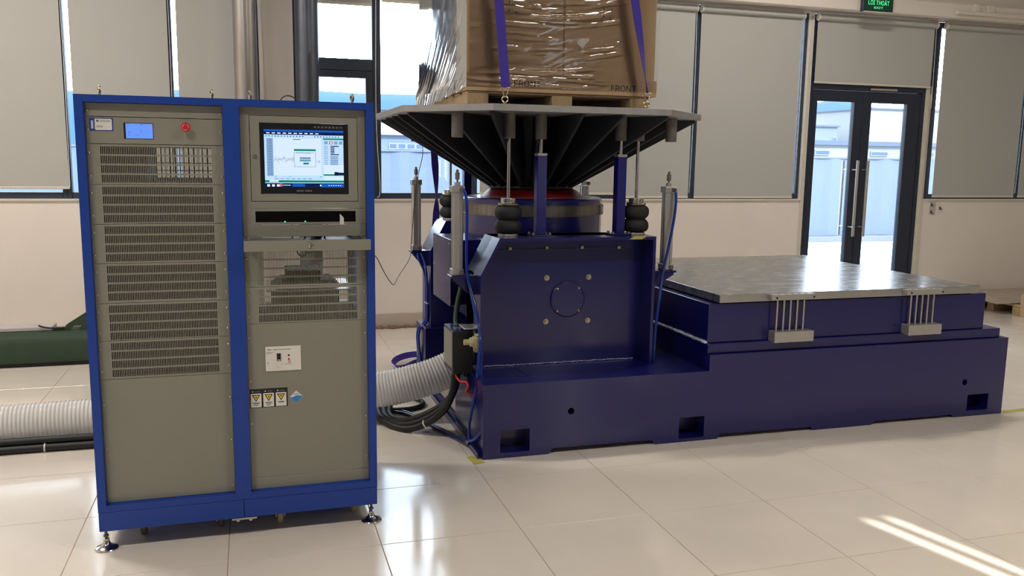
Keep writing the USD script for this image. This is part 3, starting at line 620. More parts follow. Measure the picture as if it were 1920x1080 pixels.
part(sw, 'indicator_light', [hull([(x-.005, PY+.003, 1.3105), (x+.005, PY+.003, 1.3105), (x, PY+.003, 1.3175), (x-.005, PY+.0038, 1.3105), (x+.005, PY+.0038, 1.3105), (x, PY+.0038, 1.3175)]) for x in (.127, .207)], 'led_green', 'two small green indicator lights')
part(sw, 'paper_tag', ex_xz([(.345, 1.300), (.361, 1.300), (.361, 1.328), (.345, 1.345)], PY-.0005, PY-.001), 'label_white')
part(B, 'cover_panel', bx(QX0, QX1, PY-.001, PY+.003, 1.2525, 1.301, .001), 'cabinet_gray')
dw = part(B, 'drawer', [bx(-.034, .456, 3.465, 3.483, 1.205, 1.2475, .0015), bx(-.02, .442, 3.483, 4.0, 1.207, 1.211), bx(-.02, -.017, 3.483, 4.0, 1.211, 1.236), bx(.439, .442, 3.483, 4.0, 1.211, 1.236)], 'cabinet_gray', 'slim pulled-out keyboard drawer')
part(dw, 'lock', lathe([(0, .007), (.006, .007), (.0105, .003), (.0115, 0)], (.2205, 3.465, 1.2245), (0, -1, 0), 20), 'chrome')
part(dw, 'lock_screw', [lathe([(0, .005), (.003, .004), (.004, 0)], (x, 3.465, 1.2375), (0, -1, 0), 10) for x in (.214, .227)], 'chrome')
part(dw, 'slide', [bx(x, x+.004, 3.483, 4.05, 1.214, 1.24) for x in (-.026, .444)], 'steel')
v1 = part(B, 'vent_panel', vent_mesh(QX0, QX1, 1.0503, 1.2005, .0165, 1.1925), 'cabinet_gray', smooth=False)
part(v1, 'screws', screws(-.0265, .4435, (1.165, 1.09)), 'zinc', kind='stuff')
v2 = part(B, 'vent_panel', vent_mesh(QX0, QX1, .8997, 1.0487, .0165, 1.0405), 'cabinet_gray', smooth=False)
part(v2, 'screws', screws(-.0265, .4435, (1.02, .93)), 'zinc', kind='stuff')
for v, a, c in ((v1, 1.0503, 1.2005), (v2, .8997, 1.0487)): part(v, 'folded_edge', [bx(QX0, QX1, PY+.002, PY+.012, a, a+.0015), bx(QX0, QX1, PY+.002, PY+.012, c-.0015, c)], 'cabinet_gray_edge')
pn = part(B, 'lower_panel', bx(QX0, QX1, PY, PY+.004, .2475, .8985, .0012), 'cabinet_gray')
part(pn, 'screws', screws(-.0265, .4435, (.84, .66, .48, .30)), 'zinc', kind='stuff')
part(B, 'foot_panel', bx(QX0, QX1, PY, PY+.004, .1965, .246, .0012), 'cabinet_gray')
# inside, seen through the slots
part(B, 'equipment_shelf', bx(-.03, .446, 3.62, 4.3, .868, .872), 'interior_metal')
part(B, 'computer_shelf', bx(.05, .43, 3.9, 4.25, .979, .985), 'steel')
part(B, 'computer_case', [bx(.14, .295, 3.98, 4.2, .985, 1.062, .006), hull([(.075, 3.98, .985), (.385, 3.98, .985), (.12, 3.98, 1.016), (.35, 3.98, 1.016), (.075, 4.2, .985), (.385, 4.2, .985), (.12, 4.2, 1.016), (.35, 4.2, 1.016)]), bx(.075, .375, 3.98, 4.2, .90, .978, .012)], 'interior_dark')
part(B, 'cable_duct', bx(.262, .305, 4.0, 4.04, 1.10, 1.35), 'interior_metal')
part(B, 'inner_cable', [tube([(.18, 4.02, 1.30), (.185, 4.02, 1.16), (.215, 4.0, 1.125), (.25, 4.02, 1.165), (.255, 4.02, 1.3)], .004, 8), tube([(.22, 3.98, 1.3), (.225, 3.98, 1.18), (.235, 3.98, 1.14), (.30, 3.98, 1.19), (.31, 3.98, 1.3)], .0035, 8)], 'cable_black')
part(B, 'power_unit', bx(.0, .44, 3.64, 4.1, .88, .895), 'interior_dark')
# breaker plate
br = part(B, 'breaker_plate', bx(.0353, .177, PY-.005, PY+.001, .699, .802, .0012), 'label_white', 'white circuit breaker plate')
part(br, 'breaker_body', [hull([(.074, PY-.004, .757), (.103, PY-.004, .757), (.070, PY-.004, .722), (.107, PY-.004, .722), (.0785, PY-.0065, .775), (.0995, PY-.0065, .775), (.0785, PY-.0065, .722), (.0995, PY-.0065, .722)]), bx(.079, .099, PY-.007, PY-.004, .715, .777, .001)], 'label_white')
sg = part(br, 'toggle', bx(.0803, .0965, PY-.0075, PY-.006, .741, .774, .0008), 'label_black'); part(sg, 'toggle', bx(.083, .094, PY-.012, PY-.007, .755, .766, .001), 'label_black') if False else part(br, 'toggle_lever', bx(.083, .094, PY-.013, PY-.007, .756, .765, .001), 'monitor_black')
part(br, 'toggle_mark', bx(.0835, .093, PY-.0082, PY-.0072, .7435, .7475), 'label_white')
part(br, 'plate_print', [bx(.043, .059, PY-.0056, PY-.0048, .7885, .7915), bx(.066, .137, PY-.0056, PY-.0048, .7885, .7905)]+[bx(.0395, .0395+w, PY-.0056, PY-.0048, z, z+.0012) for w, z in ((.026, .778), (.02, .774))]+[bx(.108, .14, PY-.0056, PY-.0048, .7265, .7276)], 'label_gray')
part(br, 'test_button', lathe([(0, .002), (.0036, .0015), (.004, 0)], (.128, PY-.005, .7635), (0, -1, 0), 14), 'label_black')
part(br, 'trip_button', lathe([(0, .002), (.0036, .0015), (.004, 0)], (.128, PY-.005, .747), (0, -1, 0), 14), 'stop_red')
part(br, 'red_print', [bx(.125, .135, PY-.0056, PY-.0048, z, z+.0012) for z in (.7385, .735, .7315)]+[bx(.0425, .047, PY-.0056, PY-.0048, .733, .7365)], 'stop_red')
# warning label
wl = part(B, 'warning_label', bx(-.0312, .1198, PY-.0009, PY+.0005, .5472, .6266), 'label_black', 'black strip of three yellow-triangle warning labels')
tri = lambda cx, cz, s: [(cx-s, cz+s*.82), (cx+s, cz+s*.82), (cx, cz-s*.95)]
F1, T1, T2, T3, PR = [], [], [], [], []
for k in range(3):
    x0 = -.0275+k*.0497
    F1.append(ex_xz(rrect(x0, x0+.0425, .5495, .6075, .003), PY-.0008, PY-.0013)); c = x0+.0213
    F1.append(ex_xz([(x0+.005, .6135), (x0+.012, .6135), (x0+.0085, .6205)], PY-.0008, PY-.0013))
    T1.append(ex_xz(tri(c, .5885, .0165), PY-.0012, PY-.0016)); T2.append(ex_xz(tri(c, .5898, .0112), PY-.0015, PY-.0019))
    T3.append(ex_xz(Point(c, .5925).buffer(.0026, quad_segs=3), PY-.0018, PY-.0022)); T3.append(ex_xz([(c-.0006, .591), (c+.0045, .5945), (c+.0008, .5885)], PY-.0018, PY-.0022))
    for z, w in ((.5665, .013), (.5625, .0095), (.5585, .0115), (.5550, .006))[:4 if k < 2 else 2]: T3 += [bx(c-w, c+w, PY-.0017, PY-.0012, z, z+(.0026 if z > .566 else .0014))]
    PR.append(bx(x0+.017, x0+.036, PY-.0013, PY-.0008, .6135, .6165))
part(wl, 'label_field', F1, 'label_white'); part(wl, 'triangle', T1, 'label_black'); part(wl, 'yellow_triangle', T2, 'label_yellow'); part(wl, 'label_print', T3, 'label_black'); part(wl, 'header_print', PR, 'label_gray')
cx, cz, r = .1545, .584, .0268
dm = part(B, 'diamond_sticker', ex_xz([(cx-r, cz), (cx, cz+r), (cx+r, cz), (cx, cz-r)], PY+.0005, PY-.0008), 'label_white', 'white and blue diamond sticker')
wv = [(cx-r+.001, cz-.0005), (cx-.016, cz-.0015), (cx-.006, cz+.003), (cx+.004, cz+.0055), (cx+.015, cz+.0045), (cx+r-.004, cz+.002), (cx+r-.001, cz), (cx, cz-r+.001)]
part(dm, 'sticker_wave', ex_xz(wv, PY-.0007, PY-.0012), 'label_cyan')
part(dm, 'sticker_print', [bx(cx-.010+k*.0035, cx-.0075+k*.0035, PY-.0012, PY-.0008, cz+.0095, cz+.013) for k in range(6)], 'label_gray')
# lifting eyes, feet, castors
for t, xs in ((A, (-.5425, -.138)), (B, (.007, .409))):
    for x in xs:
        part(t, 'lifting_eye', [ringbolt((x, 3.65, 1.815), .0125, .0048, (1, .3, 0)), cyl((x, 3.65, CZ-.002), (x, 3.65, 1.803), .0055, 12), cyl((x, 3.65, CZ), (x, 3.65, CZ+.004), .011, 14)], 'zinc')
for t, x in ((A, -.600), (B, .462)):
    p = part(t, 'levelling_foot', lathe([(0, 0), (.043, 0), (.0445, .004), (.042, .0075), (.028, .012), (.016, .022), (.011, .034), (.011, .044), (0, .044)], (x, CY+.045, 0), n=36), 'chrome', 'chrome levelling foot')
    part(p, 'foot_rod', [cyl((x, CY+.045, .04), (x, CY+.045, .10), .0055, 14), cyl((x, CY+.045, .052), (x, CY+.045, .060), .0105, 6)], 'cast_gray')
for t, x, y, m in ((A, -.47, 3.70, 'cast_gray'), (A, -.165, 3.70, 'cast_gray'), (B, .08, 3.68, 'valve_cream'), (B, .40, 3.72, 'valve_cream'), (A, -.47, 4.25, 'cast_gray'), (B, .40, 4.25, 'valve_cream')):
    c = part(t, 'castor', [bx(x-.03, x+.03, y-.03, y+.03, .10, .105), bx(x-.02, x-.016, y-.014, y+.014, .03, .101), bx(x+.016, x+.02, y-.014, y+.014, .03, .101)], 'steel')
    part(c, 'wheel', lathe([(0, -.012), (.030, -.012), (.036, -.007), (.036, .007), (.030, .012), (0, .012)], (x, y, .036), (1, .0, 0), 24), m)
part(B, 'loose_wire', tube([(.135, 4.3, CZ-.01), (.15, 4.3, CZ+.055), (.18, 4.3, CZ+.07), (.215, 4.3, CZ+.055), (.23, 4.3, CZ-.01)], .003, 7), 'wire_gray')
jb = thing('joining_plate', 'small silver plate with two bolts joining the cabinets under their plinths', 'plate', (-.067, CY+.02, .08))
part(jb, 'plate', bx(-.117, -.017, CY-.002, CY+.04, .0815, .0895, .001), 'steel')
for x in (-.092, -.042): part(jb, 'bolt', [cyl((x, CY+.012, .072), (x, CY+.012, .0815), .0075, 6)], 'chrome')

# ================================================================== THE VIBRATION TEST MACHINE
XC, YC = 1.73, 5.285
S = thing('vibration_shaker', 'large navy blue vibration test machine on a long stepped steel base', 'test machine', (2.8, YC, 0))
B0, B1, BY, BB = 1.131, 4.588, 4.21, 6.14
# base: front plate with fork pockets, holes and feet; the left end opens between two blocks
outline = Polygon([(B0, 0), (1.50, 0), (1.522, .030), (2.112, .026), (2.135, 0), (2.525, 0), (2.545, .026), (3.152, .022), (3.17, 0), (3.585, 0), (3.605, .022), (4.19, .020), (4.21, 0), (B1, 0), (B1, .497), (2.455, .497), (2.455, .404), (B0, .404)])
for a, b, c, e in ((1.226, 1.39, .028, .153), (2.279, 2.438, .020, .143), (4.305, 4.471, .036, .140)): outline = outline.difference(sbox(a, c, b, e))
for x, z in ((1.624, .231), (4.273, .224)): outline = outline.difference(Point(x, z).buffer(.019, quad_segs=5))
base = part(S, 'base_front', ex_xz(outline, BY+.12, BY), 'navy', smooth=False)
part(S, 'base_block', [bx(1.42, 2.46, BY+.12, BB, .03, .4035), bx(2.455, B1, BY+.12, BB, .012, .497)], 'navy')
for a, b in ((BY+.12, 4.86), (5.79, 6.12)): part(S, 'base_end', bx(B0, 1.42, a, b, 0, .404, .004), 'navy')
part(S, 'floor_rail', [bx(1.105, 1.165, BY+.02, 5.9, 0, .012, .003), bx(1.105, 1.113, BY+.02, 5.9, .012, .034, .002), bx(1.155, 1.165, BY+.12, 5.9, .012, .034, .002)], 'navy')
# front and rear pedestals
def ped(y0, y1, yr):
    o = Polygon([(1.176, .404), (1.176, .949), (1.282, 1.15), (2.215, 1.15), (2.215, .404)])
    i = Polygon([(1.194, .30), (1.194, .944), (1.292, 1.132), (2.197, 1.132), (2.197, .30)])
    return [ex_xz(o.difference(i), y1, y0), ex_xz(o, y1, yr)]
pf = part(S, 'front_pedestal', ped(4.455, 4.77, 4.606), 'navy', smooth=False)
pr = part(S, 'rear_pedestal', ex_xz([(1.176, .404), (1.176, .949), (1.282, 1.15), (2.215, 1.15), (2.215, .404)], 6.115, 5.81), 'navy', smooth=False)
w = []
for i in range(95):
    x = 1.235+.0098*i; w.append(trimesh.creation.icosphere(1, .0065).apply_transform(trimesh.transformations.compose_matrix(scale=[1.2, nrng.uniform(.7, 1.1), nrng.uniform(.6, 1.1)], translate=[x, 4.601, .408+nrng.uniform(-.002, .002)])))
part(pf, 'weld_seam', w, 'weld', kind='stuff')
cv = part(pf, 'round_cover', lathe([(0, .014), (.098, .014), (.104, .010), (.104, 0)], (1.735, 4.606, .779), (0, -1, 0), 48), 'navy')
part(pf, 'cover_screw', [lathe([(0, .008), (.0055, .007), (.007, 0)], (1.735+sx*.066, 4.592, .779+sz*.066), (0, -1, 0), 12) for sx in (-1, 1) for sz in (-1, 1)], 'zinc')
for x, z in ((1.607, .907), (1.865, .905), (1.606, .652), (1.865, .649)):
    part(pf, 'bolt', [lathe([(.0, .004), (.016, .004), (.017, 0)], (x, 4.606, z), (0, -1, 0), 18), cyl((x, 4.602, z), (x, 4.590, z), .010, 6)], 'zinc')
for x, z in ((1.384, 1.080), (1.603, 1.082), (1.818, 1.080), (2.049, 1.076)): part(pf, 'cable_clip', bx(x-.009, x+.009, 4.594, 4.607, z-.009, z+.009, .003), 'valve_cream')
part(pf, 'cable', tube([(1.30, 4.603, 1.068), (1.345, 4.602, 1.072), (1.384, 4.600, 1.076), (1.50, 4.602, 1.073), (1.603, 4.600, 1.077), (1.72, 4.602, 1.073), (1.818, 4.600, 1.076), (1.94, 4.602, 1.078), (2.049, 4.600, 1.074), (2.11, 4.602, 1.066)], .0022, 6), 'wire_gray')
part(pf, 'yellow_tape', [hull([(2.045, 4.4535, 1.136), (2.125, 4.4535, 1.136), (2.075, 4.4535, 1.1515), (2.155, 4.4535, 1.1515), (2.075, 4.456, 1.1515), (2.155, 4.456, 1.1515)]), hull([(2.075, 4.454, 1.1505), (2.155, 4.454, 1.1505), (2.12, 4.53, 1.1505), (2.20, 4.53, 1.1505), (2.075, 4.454, 1.1515), (2.155, 4.454, 1.1515), (2.12, 4.53, 1.1515), (2.20, 4.53, 1.1515)])], 'tape_yellow')
# body between the pedestals, drum, band, dome
part(S, 'body', [bx(1.32, 2.15, 4.77, 5.81, .55, 1.10, .01), cyl((XC, 4.76, .78), (XC, 5.82, .78), .2, 32), cyl((1.74, YC, .42), (1.74, YC, .56), .30, 32)], 'navy')
sc = part(S, 'side_box', bx(1.142, 1.40, 5.005, 5.495, .695, 1.092, .004), 'navy')
part(sc, 'side_cover', bx(1.130, 1.142, 4.995, 5.505, .69, 1.097, .002), 'navy', 'flat cover plate lit by the window')
part(sc, 'cover_screw', [lathe([(0, .007), (.005, .006), (.007, 0)], (1.130, y, z), (-1, 0, 0), 10) for y, z in ((5.03, .72), (5.25, .71), (5.47, .72), (5.47, .9), (5.03, 1.07), (5.47, 1.07), (5.25, 1.075), (5.03, .9))], 'zinc')
part(S, 'drum', lathe([(.30, 1.09), (.446, 1.09), (.446, 1.236), (.440, 1.236), (.440, 1.306), (.448, 1.306), (.448, 1.327), (.441, 1.338), (.430, 1.343), (.0, 1.343)], (1.735, YC, 0), n=96), 'navy')
bd = part(S, 'drum_band', lathe([(.440, 1.237), (.4505, 1.237), (.4505, 1.241), (.4475, 1.243), (.4475, 1.300), (.4505, 1.302), (.4505, 1.306), (.440, 1.306)], (1.735, YC, 0), n=96), 'band_steel')
q = math.radians(58); n_ = np.array([math.sin(q), -math.cos(q), 0]); t_ = np.array([math.cos(q), math.sin(q), 0]); c_ = np.array([1.735, YC, 1.272])+n_*.452
cl = hull([c_+sx*.03*t_+sn*n_+sz*np.array([0, 0, .031]) for sx in (-1, 1) for sn in (-.008, .006) for sz in (-1, 1)])
part(bd, 'band_clasp', cl, 'aluminium'); part(bd, 'clasp_screw', [lathe([(0, .003), (.005, .003), (.006, 0)], c_+sz*np.array([0, 0, .022])+n_*.006, n_, 10) for sz in (-1, 1)], 'black_plastic')
part(S, 'dome', lathe([(.325, 1.342), (.322, 1.350), (.308, 1.366), (.285, 1.384), (.255, 1.397), (.0, 1.397)], (1.735, YC, 0), n=64), 'dome_red', 'dark red rubber dome')
# air springs with their rods, guide posts
def spring(x, y):
    p = part(S, 'air_spring', lathe([(.05, 1.162), (.052, 1.166), (.066, 1.171), (.0755, 1.186), (.0775, 1.202), (.0745, 1.220), (.064, 1.236), (.054, 1.2425), (.064, 1.249), (.0745, 1.264), (.0775, 1.282), (.0755, 1.299), (.066, 1.314), (.052, 1.320), (.05, 1.323)], (x, y, 0), n=40), 'rubber', 'black double-bulged rubber air spring')
    part(p, 'base_disc', lathe([(0, 1.150), (.056, 1.150), (.057, 1.156), (.055, 1.163), (0, 1.163)], (x, y, 0), n=36), 'aluminium')
    part(p, 'top_disc', lathe([(0, 1.321), (.055, 1.321), (.0585, 1.326), (.0585, 1.331), (.054, 1.336), (0, 1.336)], (x, y, 0), n=36), 'zinc')
    part(p, 'hub', lathe([(0, 1.336), (.042, 1.336), (.043, 1.338), (.043, 1.360), (.042, 1.362), (0, 1.362)], (x, y, 0), n=30), 'steel')
    part(p, 'rod', cyl((x, y, 1.36), (x, y, 1.69), .0092, 16), 'chrome')
for x, y in ((1.376, 4.62), (2.157, 4.62), (1.345, 5.95), (2.157, 5.95)): spring(x, y)
def post(x, y):
    p = part(S, 'guide_post', bx(x-.0275, x+.0275, y-.03, y+.03, 1.158, 1.597, .0025), 'navy_bright', 'upright blue guide post')
    part(p, 'foot_plate', bx(x-.062, x+.062, y-.05, y+.05, 1.150, 1.159, .002), 'navy')
    part(p, 'foot_bolt', [cyl((x+sx, y+sy, 1.159), (x+sx, y+sy, 1.170), .008, 6) for sx in (-.048, .048) for sy in (-.036, .036)], 'zinc')
    part(p, 'post_cap', bx(x-.029, x+.029, y-.031, y+.031, 1.597, 1.613, .003), 'aluminium')
    part(p, 'rod', cyl((x, y, 1.61), (x, y, 1.69), .0095, 16), 'chrome')
for x, y in ((1.559, 4.607), (2.044, 4.607), (1.467, 5.96), (2.044, 5.96)): post(x, y)
# pneumatic cylinders on brackets
def cylinder(x, y, side):
    xe = 1.176 if side < 0 else 2.215; xa = x-.045 if side < 0 else xe-.001; xb = xe+.001 if side < 0 else x+.045
    k = part(S, 'cylinder_bracket', [bx(xa, xb, y-.055, y+.05, .924, .937, .002)]+[ex_xz([(xe, .925), (x+side*.03, .925), (x+side*.03, .912), (xe-side*-.035, .83), (xe, .83)] if side < 0 else [(xe, .925), (x+.03, .925), (x+.03, .912), (xe+.035, .83), (xe, .83)], yy+.008, yy) for yy in (y-.05, y+.035)], 'navy', smooth=False)
    h = .029; pr_ = Polygon([(x-h, y-h+.006), (x-h+.006, y-h), (x-.012, y-h), (x-.010, y-h+.004), (x+.010, y-h+.004), (x+.012, y-h), (x+h-.006, y-h), (x+h, y-h+.006), (x+h, y-.012), (x+h-.004, y-.010), (x+h-.004, y+.010), (x+h, y+.012), (x+h, y+h-.006), (x+h-.006, y+h), (x-h+.006, y+h), (x-h, y+h-.006), (x-h, y+.012), (x-h+.004, y+.010), (x-h+.004, y-.010), (x-h, y-.012)])
    c = part(S, 'pneumatic_cylinder', ex_xy(pr_, .972, 1.396), 'cylinder_alu', 'square aluminium pneumatic cylinder', smooth=False)
    part(c, 'end_cap', bx(x-.034, x+.034, y-.034, y+.034, .937, .974, .003), 'cylinder_alu'); part(c, 'end_cap', bx(x-.036, x+.036, y-.034, y+.034, 1.394, 1.430, .003), 'cylinder_alu')
    part(c, 'neck', lathe([(0, 1.43), (.0165, 1.43), (.0165, 1.448), (.015, 1.450), (0, 1.450)], (x, y, 0), n=24), 'aluminium')
    part(c, 'rod_tip', lathe([(.005, 1.449), (.005, 1.462), (.0115, 1.464), (.0125, 1.470), (.0125, 1.497), (.0115, 1.502), (.007, 1.503), (.007, 1.517), (0, 1.518)], (x, y, 0), n=16), 'cast_gray')
    part(c, 'air_fitting', [cyl((x+.018, y-.034, z), (x+.018, y-.048, z), .012, 12) for z in (.955, 1.411)], 'cast_gray')
for x, y, s_ in ((1.081, 4.612, -1), (1.100, 5.95, -1), (2.360, 4.612, 1), (2.355, 5.95, 1)): cylinder(x, y, s_)
# terminal box and valve on the left of the front pedestal
tb = part(S, 'terminal_box', bx(1.036, 1.146, 4.50, 4.73, .400, .640, .003), 'black_plastic', 'black terminal box with cable glands')
part(tb, 'lid_rim', bx(1.033, 1.149, 4.497, 4.733, .633, .641, .002), 'navy')
part(tb, 'mounting', bx(1.145, 1.18, 4.52, 4.70, .44, .60), 'navy')
part(tb, 'gland', [cyl((1.065+.03*k, 4.56+.05*(k % 2), .40), (1.065+.03*k, 4.56+.05*(k % 2), .37), .018, 12) for k in range(3)], 'black_plastic')
part(tb, 'lid_tab', [bx(1.06+.03*k, 1.083+.03*k, 4.56, 4.60, .641, .646, .001) for k in range(2)], 'steel')
part(tb, 'side_plate', bx(1.031, 1.036, 4.51, 4.72, .43, .63), 'cabinet_gray')
vl = part(S, 'air_valve', [bx(1.128, 1.172, 4.405, 4.46, .555, .620, .006), lathe([(0, -.05), (.016, -.05), (.016, -.02), (.026, -.016), (.026, .0), (0, .0)], (1.128, 4.43, .592), (1, 0, 0), 8), bx(1.140, 1.162, 4.41, 4.45, .62, .634, .003), bx(1.135, 1.168, 4.41, 4.452, .535, .556, .004)], 'valve_cream', 'cream cast air valve')
part(S, 'valve_plate', bx(1.09, 1.176, 4.47, 4.60, .652, .660, .002), 'aluminium')
part(S, 'pipe_stub', [tube([(1.20, 4.95, .86), (1.16, 4.9, .76), (1.12, 4.80, .66), (1.10, 4.66, .63)], .016, 12), cyl((1.23, 4.9, .62), (1.23, 4.9, .76), .022, 14)], 'green_cloth')

# head expander: octagonal plate on a ribbed cone
H = thing('head_expander', 'octagonal aluminium plate on a dark ribbed cone above the machine', 'mounting plate', (1.724, 5.289, 1.395))
W_, A_, HX, HY = .921, .512, 1.724, 5.289
octo = [(HX-W_, HY-A_), (HX-A_, HY-W_), (HX+A_, HY-W_), (HX+W_, HY-A_), (HX+W_, HY+A_), (HX+A_, HY+W_), (HX-A_, HY+W_), (HX-W_, HY+A_)]
def plate(poly, z0, z1, b):
    c = np.mean(poly, axis=0); inn = [(c+(np.array(p)-c)*(1-b/1.0)) for p in poly]
    return hull([(p[0], p[1], z) for p in poly for z in (z0+b, z1-b)]+[(p[0], p[1], z) for p in inn for z in (z0, z1)])
part(H, 'plate', plate(octo, 1.826, 1.862, .002), 'plate_alu', smooth=False)
oc = Polygon(octo)
for k in range(24):
    a = math.radians(15*k); d_ = np.array([math.sin(a), -math.cos(a)]); t_ = np.array([d_[1], -d_[0]])*.009
    far_ = np.array(oc.exterior.intersection(shapely.LineString([(HX, HY), (HX+2*d_[0], HY+2*d_[1])])).coords[0]); ro = np.linalg.norm(far_-[HX, HY])-.03
    rc = {23: .70, 21: .93, 3: .93}.get(k, ro)      # these ribs end at a support stud
    P = [(r, z) for r, z in ((.20, 1.826), (rc, 1.826), (rc, 1.400+.412*(rc-.262)/(ro-.262)), (.262, 1.400), (.20, 1.400))]
    V = [(HX+r*d_[0]+s_*t_[0], HY+r*d_[1]+s_*t_[1], z) for s_ in (-1, 1) for r, z in P]
    part(H, 'rib', hull(V), 'rib_metal', smooth=False)
part(H, 'hub', lathe([(0, 1.397), (.268, 1.397), (.272, 1.402), (.272, 1.414), (.23, 1.418), (.23, 1.62), (.30, 1.826), (0, 1.826)], (HX, HY, 0), n=48), 'rib_dark')
for y in (4.612, 5.955):
    for x in ((1.08, 1.376, 1.559, 2.044, 2.157, 2.362) if y < 5 else (1.10, 1.345, 1.467, 2.044, 2.157, 2.355)):
        part(H, 'support_stud', lathe([(0, 1.690), (.030, 1.690), (.0325, 1.693), (.0325, 1.826), (0, 1.826)], (x, y, 0), n=24), 'cast_gray')

# slip table on the right of the base
T = thing('slip_table', 'flat grey steel slip table on a navy block at the right of the machine', 'table', (3.45, 5.3, .497))
part(T, 'flange', bx(2.457, 4.545, 4.238, 6.12, .497, .5545, .003), 'navy'); part(T, 'block', bx(2.465, 4.43, 4.262, 6.10, .5545, .780, .003), 'navy')
part(T, 'cushion', bx(2.53, 4.33, 4.29, 6.02, .78, .787), 'interior_dark')
tp = part(T, 'table_plate', bx(2.518, 4.342, 4.24, 6.03, .787, .833, .002), 'table_steel', 'smeared reflective steel plate')
part(tp, 'plate_edge', [bx(2.5185, 4.3415, 4.2392, 4.2406, .789, .8305)], 'aluminium')
w = []
for y in np.arange(4.275, 4.93, .0085):
    if 4.43 < y < 4.45 or 4.66 < y < 4.685: continue
    for dx in (0, .009, .018): w.append(trimesh.creation.icosphere(1, .0085).apply_transform(trimesh.transformations.compose_matrix(scale=[1.2, 1.3, nrng.uniform(.6, 1.3)], translate=[2.4575+dx+nrng.uniform(-.002, .002), y, .557])))
part(T, 'weld_seam', w, 'weld_bright', 'bright weld seam', kind='stuff')
part(T, 'flange_bolt', cyl((4.492, 4.36, .554), (4.492, 4.36, .578), .012, 6), 'navy')
for xa, xb, ya in ((2.829, 3.117, 0), (3.765, 4.036, 1)):
    g = part(T, 'rod_guide', bx(xa, xb, 4.196, 4.2395, .797, .831, .003), 'cylinder_alu', 'silver guide bracket with five rods')
    part(g, 'lower_bar', bx(xa+.030, xb+.004, 4.192, 4.262, .549, .613, .0025), 'cylinder_alu')
    part(g, 'rods', [cyl((xa+.055+.0447*(xb-xa)/.288*k, 4.224, .61), (xa+.055+.0447*(xb-xa)/.288*k, 4.224, .80), .0062, 12) for k in range(5)], 'steel')
    part(g, 'screw', [lathe([(0, .001), (.006, .001), (.0065, 0)], (x, 4.196, .812), (0, -1, 0), 12) for x in (xa+.032, xb-.008)], 'black_plastic')
    part(g, 'top_slots', [bx(xa+.05+.0447*k, xa+.062+.0447*k, 4.205, 4.225, .8305, .8316) for k in range(5)], 'cast_gray')

# ================================================================== THE LOAD ON THE PLATE
pl = thing('wooden_pallet', 'small wooden pallet with three runners under the wrapped cartons', 'pallet', (1.64, 5.09, 1.862))
for a, b in ((1.104, 1.220), (1.577, 1.693), (2.038, 2.152)): part(pl, 'runner', bx(a, b, 4.487, 5.70, 1.862, 1.921, .003), 'wood')
for k in range(7): part(pl, 'deck_board', bx(1.105, 2.155, 4.492+.178*k, 4.622+.178*k, 1.921, 1.931, .002), 'wood_light')
X0, X1, Y0, Y1 = 1.105, 2.180, 4.482, 5.70
ty = thing('carton_tray', 'shallow cardboard tray printed FRONT twice under the two tall cartons', 'cardboard tray', (1.64, 5.09, 1.931))
part(ty, 'tray_wall', [bx(X0-.009, X1+.009, Y0-.010, Y0-.004, 1.932, 2.020, .001), bx(X0-.009, X1+.009, Y1+.004, Y1+.010, 1.932, 2.020, .001), bx(X0-.009, X0-.003, Y0-.004, Y1+.004, 1.932, 2.020, .001), bx(X1+.003, X1+.009, Y0-.004, Y1+.004, 1.932, 2.020, .001), bx(X0-.003, X1+.003, Y0-.004, Y1+.004, 1.932, 1.937)], 'carton')
part(ty, 'print', [text('FRONT', .031, 1.910, Y0-.0101, 1.9565, .0006, width=.150), text('FRONT', .031, 1.352, Y0-.0101, 1.9610, .0006, width=.150)], 'ink', 'black FRONT print')
part(ty, 'perforation', [bx(2.092, 2.0945, Y0-.0108, Y0-.0099, 1.936+.022*k, 1.950+.022*k) for k in range(4)], 'ink_light')
def icon(x, z, kind, s=.033):
    f_ = Polygon(sbox(x, z, x+s, z+s).exterior.coords, [list(sbox(x+.0012, z+.0012, x+s-.0012, z+s-.0012).exterior.coords)]); g = [f_]; c = x+s/2
    if kind == 0: g += [Polygon([(c-.007, z+s-.005), (c+.007, z+s-.005), (c+.003, z+s*.5), (c-.003, z+s*.5)]), sbox(c-.0008, z+.007, c+.0008, z+s*.5), sbox(c-.006, z+.005, c+.006, z+.0072)]
    if kind == 1: g += [Polygon([(c+o-.004, z+.018), (c+o+.004, z+.018), (c+o, z+.028)]) for o in (-.006, .006)]+[sbox(c+o-.001, z+.008, c+o+.001, z+.018) for o in (-.006, .006)]+[sbox(c-.011, z+.005, c+.011, z+.0066)]
    if kind == 2: g += [Point(c, z+.017).buffer(.010, quad_segs=6).intersection(sbox(c-.02, z+.017, c+.02, z+.04)), sbox(c-.0008, z+.006, c+.0008, z+.018)]+[sbox(c-.010+.005*k, z+.005, c-.009+.005*k, z+.0085) for k in range(5)]
    if kind == 3: g += [sbox(c-.009, z+.006, c+.009, z+.012), sbox(c-.005, z+.014, c+.005, z+.019), sbox(c-.0008, z+.019, c+.0008, z+.028)]
    return g
